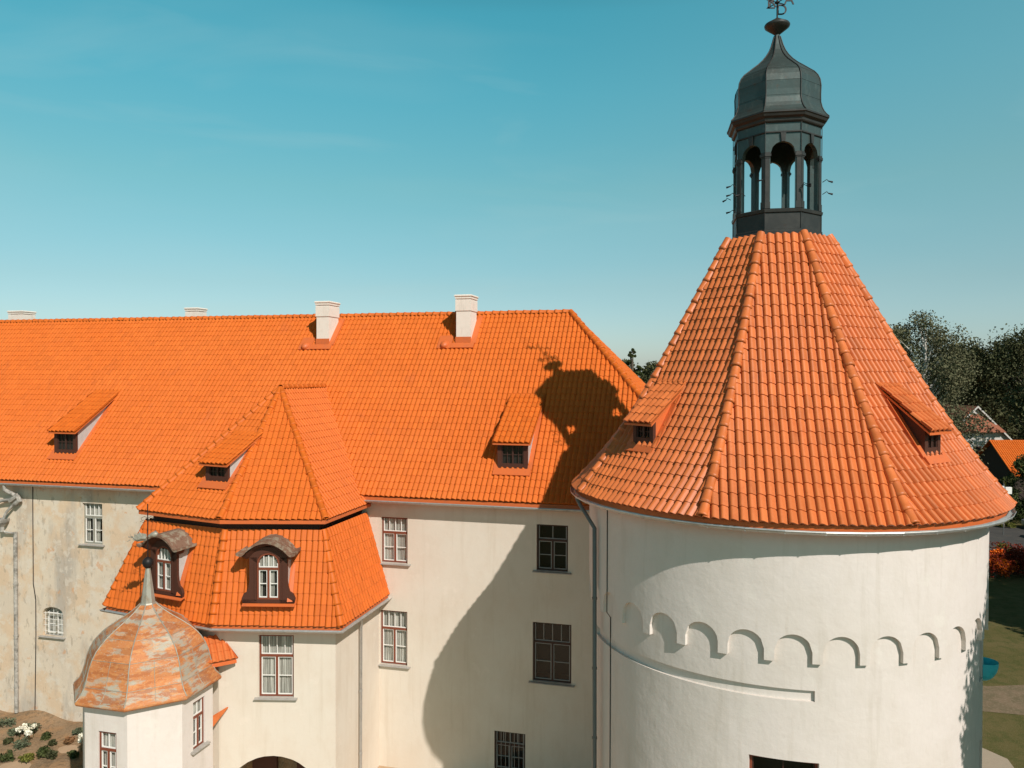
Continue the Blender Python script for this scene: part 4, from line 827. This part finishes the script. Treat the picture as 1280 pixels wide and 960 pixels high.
# ------------------------------------------------------------------ vegetation
def leaves(cent, rr, n, size, rng, squash=.8, up=0.0):
    """n leaf-sized quads spread through clumps"""
    idx = rng.integers(0, len(cent), n); dd = rng.normal(0, 1, (n, 3)); dd /= np.linalg.norm(dd, axis=1)[:, None]; p = cent[idx] + dd * (rng.uniform(0, 1, n) ** .42)[:, None] * (rr[idx][:, None] * [1.0, 1.0, squash])
    a = rng.normal(0, 1, (n, 3)); a /= np.linalg.norm(a, axis=1)[:, None]; b = np.cross(a, rng.normal(0, 1, (n, 3))); b /= np.linalg.norm(b, axis=1)[:, None]
    sz = size * rng.uniform(.6, 1.3, (n, 1)); V = np.stack([p - a * sz, p + b * sz * .6, p + a * sz, p - b * sz * .6], 1).reshape(-1, 3)
    Fc = np.arange(4 * n).reshape(-1, 4); tone = np.clip(rng.normal(.5, .25, n) + (rng.normal(0, .2, len(cent)))[idx], 0, 1); return V, Fc, tone
def tree(name, label, cat, x, y, h, r, n=9000, size=.22, m='leaf_dark', seed=1, group=None, shape='round', clumps=60, bark='bark', low=.25):
    rng = np.random.default_rng(seed); t = root(name, label, cat, (x, y, 0), group)
    c = []; 
    for i in range(clumps):
        f = rng.uniform(0, 1); z = h * (low + (1 - low) * f)
        if shape == 'round': rad_ = r * math.sqrt(max(0.03, 1 - (2 * f - .85) ** 2 / 1.35))
        elif shape == 'cone': rad_ = r * (1.05 - f) ** .8
        else: rad_ = r * (.35 + .65 * math.sin(math.pi * min(1, f * .8 + .12)))
        q = rng.uniform(.25, 1) ** .5; a = rng.uniform(0, 2 * math.pi); c.append((x + rad_ * q * math.cos(a), y + rad_ * q * math.sin(a), z * (1 - .0) - (q ** 2) * h * .04))
    c = np.array(c); c[0] = (x, y, h * .97); rr = rng.uniform(.6, 1.25, clumps) * r * (.36 if shape != 'cone' else .34)
    if shape == 'cone': rr *= np.clip(1.12 - (c[:, 2] / h - low) / (1 - low), .12, 1)
    mb = MB(); mb.tube([(x, y, -.2), (x + .1, y, h * .3), (x - .1, y + .1, h * .6), (x, y, h * .93)], [h * .022, h * .017, h * .010, .03], 8)
    for i in range(0, clumps, 2): b0 = c[i]; z0 = max(h * .15, b0[2] - h * .16); mb.tube([(x, y, z0), ((x + b0[0]) / 2, (y + b0[1]) / 2, (z0 + b0[2]) / 2 + h * .02), b0], [h * .007, h * .004, .02], 5)
    mb.build('trunk', M[bark], t)
    V, Fc, tone = leaves(c, rr, n, size, rng, 1.0 if shape != 'cone' else .6); mb = MB(); mb.add(V, Fc.tolist(), tone=tone.tolist())
    if shape == 'droop':      # hanging strings of leaves
        k = n // 3; i = rng.integers(0, clumps, k); p = c[i] + rng.normal(0, .45, (k, 3)) * rr[i][:, None]; p[:, 2] -= rng.exponential(1.2, k)
        V, Fc, tone = leaves(p, np.full(k, .15), k, size * .8, rng); mb.add(V, Fc.tolist(), tone=tone.tolist())
    mb.build('crown', M[m], t); return t
tg = 'tall trees beyond the castle'
def tp(px, d): return ((px - 640) / 973.7 * d, d)
def ht(py, d): return G + (467 - py) / 973.7 * d
x, y = tp(1156, 74); tree('birch_tree', 'tall grey-green birch with loose drooping crown directly right of the tower roof', 'tree', x, y, ht(397, 74), 4.3, 42000, .115, 'leaf_birch', 11, tg, 'droop', 110, 'birchbark', .12)
x, y = tp(1207, 128); tree('broadleaf_tree', 'dark bushy tree in the dip between the birch and the big dark tree', 'tree', x, y, ht(430, 128), 5.0, 24000, .2, 'leaf_dark', 12, tg, 'round', 90)
x, y = tp(1284, 122); tree('broadleaf_tree', 'huge almost black tree at the right edge, its crown the highest there', 'tree', x, y, ht(420, 122), 8.2, 42000, .2, 'leaf_dark', 13, tg, 'round', 120, low=.08)
x, y = tp(1243, 132); tree('broadleaf_tree', 'dark tree behind the gabled house, partly hidden by its neighbours', 'tree', x, y, ht(448, 132), 6.5, 26000, .22, 'leaf_dark', 14, tg, 'round', 90, low=.08)
x, y = tp(1118, 98); tree('broadleaf_tree', 'dark tree just peeping out between tower roof and birch', 'tree', x, y, ht(412, 98), 4, 16000, .16, 'leaf_dark', 15, tg, 'round', 70)
x, y = tp(791, 88); tree('spruce_tree', 'slim pointed conifer rising in the gap between wing roof and tower', 'tree', x, y, ht(431, 88), 3.0, 14000, .13, 'leaf_mid', 16, tg, 'cone', 110)
x, y = tp(781, 94); tree('broadleaf_tree', 'low dark tree in the gap between wing roof and tower, left of the conifer', 'tree', x, y, ht(452, 94), 3.9, 16000, .16, 'leaf_dark', 17, tg, 'round', 80)
x, y = tp(818, 94); tree('broadleaf_tree', 'low dark tree right of the conifer, cut off by the tower roof', 'tree', x, y, ht(459, 94), 3.6, 14000, .16, 'leaf_dark', 18, tg, 'round', 80)
x, y = tp(1330, 100); tree('broadleaf_tree', 'dark tree just outside the right edge beside the tiled shed', 'tree', x, y, 17, 6, 9000, .26, 'leaf_dark', 19, tg, 'round', 60)
# trees standing to the right, outside the picture, whose shade falls on tower and lawn
tree('lime_tree', 'leafy lime tree close to the tower, outside the right edge', 'tree', 17.5, 13.8, 16.6, 3.3, 70000, .12, 'leaf_mid', 20, None, 'round', 110, low=.08)
for i, (x, y, h) in enumerate(((40.5, 38.5, 13), (44.5, 42.5, 15), (49.5, 46, 16))): tree('lime_tree', 'lime tree %s, outside the right edge' % ('nearest the lawn', 'second in its row', 'at its row end')[i], 'tree', x, y, h, 4.8, 16000, .3, 'leaf_mid', 21 + i, 'row of limes shading the lawn', 'round', 70, low=.12)

def shrub(name, label, cat, x, y, h, r, m, seed, n=500, size=.06, group=None, z=0.0):
    rng = np.random.default_rng(seed); k = 14; a = rng.uniform(0, 6.28, k); q = rng.uniform(.1, .8, k) * r; c = np.stack([x + q * np.cos(a), y + q * np.sin(a), z + h * rng.uniform(.25, .8, k)], 1)
    t = root(name, label, cat, (x, y, z), group); mb = MB()
    for i in range(6): mb.tube([(x, y, z), tuple(c[i])], [.02 * h + .004, .004], 4)
    mb.build('stem', M['bark'], t); V, Fc, tone = leaves(c, np.full(k, r * .55), n, size, rng); mb = MB(); mb.add(V, Fc.tolist(), tone=tone.tolist()); mb.build('foliage', M[m], t); return t
def gp(px, py):    # ground spot seen at this place of the photograph
    d = G * 973.7 / (py - 467.2); return (px - 640) / 973.7 * d, d
sg = 'shrubs in the garden below the old wall'
gs = [((24, 942), .55, .42, 'leaf_grey', 'round grey-green shrub with white flowers right behind it'), ((52, 952), .5, .36, 'leaf_mid', 'green shrub in the middle of the soil bed'), ((62, 956), .55, .22, 'leaf_dark', 'small upright dark shrub at the bottom edge of the soil bed'),
      ((55, 930), .4, .3, 'leaf_mid', 'green shrub below the cracked plaster'), ((63, 938), .35, .2, 'leaf_dark', 'small dark shrub beside the cracked plaster'), ((8, 936), .35, .25, 'leaf_dark', 'small dark shrub near the left edge'), ((88, 955), .4, .32, 'leaf_mid', 'low green shrub close to the turret wall'),
      ((4, 958), .5, .35, 'leaf_mid', 'green shrub in the bottom left corner'), ((30, 958), .4, .3, 'leaf_yellow', 'yellow-green low plant at the bottom edge'), ((16, 924), .4, .35, 'leaf_grey', 'grey-green shrub close under the downpipe'), ((36, 921), .5, .45, 'leaf_grey', 'grey shrub against the foot of the old wall'),
      ((84, 934), .3, .25, 'leaf_rusty', 'small rust-coloured plant near the wall'), ((96, 925), .5, .35, 'leaf_grey', 'pale shrub beside the turret wall'), ((2, 918), .6, .5, 'leaf_grey', 'pale shrub leaning on the wall at the left edge')]
for i, ((px, py), h, r, m, lb) in enumerate(gs): x, y = gp(px, py); shrub('shrub', lb, 'shrub', x, y, h * .75, r * .75, m, 100 + i, 420, .055, sg, .06)
fg = 'white flowers in the soil bed'
for i, (px, py) in enumerate([(21, 932), (30, 932), (32, 936), (28, 928), (39, 928), (34, 937), (99, 940), (99, 946)]):
    x, y = gp(px, py); t = root('white_flower', ('large white flower head at the left of the cluster', 'white flower head in the middle of the cluster', 'white flower head low in the cluster', 'small white flower head at the top of the cluster', 'white flower head at the right of the cluster', 'small white flower head lowest in the cluster', 'upper white flower head touching the turret wall', 'lower white flower head touching the turret wall')[i], 'flower', (x, y, .06), fg)
    mb = MB(); mb.tube([(x, y, .06), (x, y, .5)], .01, 5); mb.build('stem', M['leaf_mid'], t); mb = MB(); rn = np.random.default_rng(i); V, Fc, tone = leaves(np.array([[x, y, .55]]), np.array([.13]), 60, .05, rn); mb.add(V, Fc.tolist()); mb.build('petals', M['petal'], t)
# red and orange planting at the far edge of the lawn
og = 'autumn red and orange bushes by the road'
for i, (px, py, h, r, m, lb) in enumerate([(1256, 722, 1.7, 1.1, 'leaf_orange', 'bright orange bush in sunlight right of the tower'), (1247, 706, 1.6, .7, 'leaf_orange', 'small orange bush close to the tower edge'), (1256, 697, 1.3, .7, 'leaf_yellow', 'yellow bush behind the orange ones'), (1270, 718, 1.8, 1.6, 'leaf_red_shade', 'dark red bush right of the bright orange bush'), (1246, 722, 1.8, 1.4, 'leaf_red_shade', 'dark red bush directly beside the tower'), (1284, 716, 1.8, 1.7, 'leaf_red_shade', 'dark red bush at the right edge'), (1262, 705, 1.7, 1.6, 'leaf_red_shade', 'dark red bush behind the orange bush')]):
    x, y = gp(px, py); shrub('autumn_bush', lb, 'bush', x, y, h, r, m, 200 + i, 1500, .09, og)
x, y = tp(1256, 80); tree('conifer_bush', 'slim yellow-green conifer in front of the tiled shed', 'conifer', x, y, ht(596, 80), .9, 4000, .09, 'leaf_yellow', 31, None, 'cone', 40, low=.02)
x, y = tp(1283, 82); tree('small_tree', 'small green tree at the right edge before the tiled shed', 'tree', x, y, ht(572, 82), 2.0, 6000, .13, 'leaf_mid', 32, None, 'round', 40, low=.1)
x, y = tp(1270, 84); tree('small_tree', 'low dark bush-like tree in front of the dark shed wall', 'tree', x, y, 2.4, 1.3, 3000, .1, 'leaf_mid', 33, None, 'round', 30, low=.05)

# ------------------------------------------------------------------ houses on the right
EX = np.array([1.0, 0, 0]); EY = np.array([0, 1.0, 0])
def house(name, label, cat, x0, x1, y0, y1, ze, zr, roofm, wallm, axis='x', tiled=False, over=.4):
    t = root(name, label, cat, ((x0 + x1) / 2, (y0 + y1) / 2, 0)); mb = MB(); z0 = -.1
    P = lambda x, y, z: np.array([x, y, z], float)
    if axis == 'x':   # ridge along x
        ym = (y0 + y1) / 2
        mb.prism([P(x0, y0, z0), P(x0, y0, ze), P(x0, ym, zr - .15), P(x0, y1, ze), P(x0, y1, z0)], EX * (x1 - x0)); mb.build('wall', wallm, t)
        mb = MB(); 
        k = (zr - ze) / (ym - y0)
        if tiled: facet_tiles(mb, P(x0 - over, y0 - over, ze - over * k), P(x1 + over, y0 - over, ze - over * k), P(x1 + over, ym, zr), P(x0 - over, ym, zr), tw=.25)
        else: mb.prism([P(x0 - over, y0 - over, ze - over * k), P(x1 + over, y0 - over, ze - over * k), P(x1 + over, ym, zr), P(x0 - over, ym, zr)], UP * .12)
        mb.prism([P(x0 - over, y1 + over, ze - over * k), P(x1 + over, y1 + over, ze - over * k), P(x1 + over, ym, zr), P(x0 - over, ym, zr)], UP * .1)
        mb.build('roof', roofm, t)
    else:
        xm = (x0 + x1) / 2; k = (zr - ze) / (xm - x0)
        mb.prism([P(x0, y0, z0), P(x1, y0, z0), P(x1, y0, ze), P(xm, y0, zr - .15), P(x0, y0, ze)], EY * (y1 - y0)); mb.build('wall', wallm, t); mb = MB()
        for sx, xe in ((-1, x0), (1, x1)): mb.prism([P(xe + sx * over, y0 - over, ze - over * k), P(xm, y0 - over, zr), P(xm, y1 + over, zr), P(xe + sx * over, y1 + over, ze - over * k)], UP * .12)
        mb.build('roof', roofm, t)
        mb = MB()
        for sx, xe in ((-1, x0), (1, x1)): mb.prism([P(xe + sx * (over + .05), y0 - over - .06, ze - (over + .05) * k - .08), P(xm, y0 - over - .06, zr - .08), P(xm, y0 - over - .06, zr + .2), P(xe + sx * (over + .05), y0 - over - .06, ze - (over + .05) * k + .2)], (0, .06, 0))
        mb.build('verge_board', M['housewhite'], t)
    return t
hs = house('tiled_shed', 'dark timber shed with a bright orange tiled roof at the right edge', 'shed', 55.0, 67, 85, 93, 4.9, 8.1, M['tile'], M['darkwall'], 'x', True)
mb = MB(); mb.box((57.5, 84.97, 1.1), EX, EY, UP, .5, .04, 1.0); mb.box((61.5, 84.97, 1.6), EX, EY, UP, .6, .04, .5); mb.build('door', M['housewhite'], hs)
h2 = house('gabled_house', 'old house with faded red roof slope and white gable behind the shed', 'house', 62.0, 71.6, 112, 124, 6.3, 11.0, M['redroof'], M['housewhite'], 'y')
# red slope of the house seen end-on: a half-hipped front
mb = MB(); mb.prism([(62.9, 111.2, 7.4), (70.7, 111.2, 7.4), (67.5, 112.2, 10.6), (66.1, 112.2, 10.6)], (0, .15, .05)); mb.build('half_hip', M['redroof'], h2)
for (x, z, w_, h_) in ((64.5, 4.6, 1.1, 1.5), (67.0, 4.6, 1.1, 1.5), (69.4, 4.6, 1.1, 1.5)):
    mb = MB(); mb.box((x, 111.96, z), EX, EY, UP, w_ / 2, .05, h_ / 2); f = mb.build('window', M['frame_dark'], h2); mb = MB(); mb.quad((x - w_ * .4, 111.9, z - h_ * .4), (x + w_ * .4, 111.9, z - h_ * .4), (x + w_ * .4, 111.9, z + h_ * .4), (x - w_ * .4, 111.9, z + h_ * .4)); mb.build('pane', M['glass'], f)
mb = MB(); mb.box((52.6, 96, 2.6), EX, EY, UP, 3.4, .25, 2.6); mb.box((52.6, 96, 5.28), EX, EY, UP, 3.5, .33, .08, mi=1)
o = mb.build('yard_wall', [M['brick'], M['housewhite']]); o['label'] = 'tall old brick yard wall left of the tiled shed'; o['category'] = 'wall'
t = root('street_sign', 'white box-shaped sign panels on a thin pole before the yellow-green conifer', 'sign', (48.1, 76, 0))
mb = MB(); mb.tube([(48.1, 76, 0), (48.1, 76, 5.0)], .05, 8); mb.build('pole', M['zincdark'], t)
mb = MB(); mb.box((47.75, 75.9, 4.6), EX, EY, UP, .26, .12, .2, bev=.02); mb.box((48.45, 75.9, 4.35), EX, EY, UP, .3, .12, .34, bev=.02); mb.build('panel', M['white'], t)
def car(x, y, label):
    t = root('parked_car', label, 'car', (x, y, 0), None); P = lambda a, z, yy: (x + a, y + yy, z)
    side = [(-2.1, .35), (2.1, .35), (2.15, .7), (1.95, .88), (1.15, .95), (.55, 1.42), (-1.1, 1.45), (-1.75, .98), (-2.1, .85)]
    mb = MB(); mb.prism([P(a, z, -.85) for a, z in side], (0, 1.7, 0)); mb.build('body', M['carpaint'], t)
    mb = MB(); mb.prism([P(a, z, -.862) for a, z in [(1.0, .97), (.5, 1.36), (-1.05, 1.38), (-1.55, 1.0)]], (0, 1.724, 0)); mb.build('side_glass', M['dark'], t)
    for a in (-1.3, 1.3):
        for yy in (-.8, .8):
            mb = MB(); mb.tube([P(a, .33, yy - .1), P(a, .33, yy + .1)], .33, 18); wl = mb.build('wheel', M['rubber'], t); mb = MB(); mb.tube([P(a, .33, yy - .115), P(a, .33, yy + .115)], .19, 14); mb.build('rim', M['zinc'], wl)
car(51.6, 73.5, 'grey car parked on the road at the right edge'); car(54.2, 78.6, 'second grey car parked behind the first at the right edge')
mb = MB()
for i in range(28): mb.tube([(36 + i * .8, 64.6, 0), (36 + i * .8, 64.6, 1.2)], .03, 5)
mb.tube([(36, 64.6, 1.15), (58, 64.6, 1.15)], .03, 5); mb.tube([(36, 64.6, .3), (58, 64.6, .3)], .03, 5)
o = mb.build('railing', M['zincdark']); o['label'] = 'thin dark railing between the lawn bushes and the road'; o['category'] = 'railing'
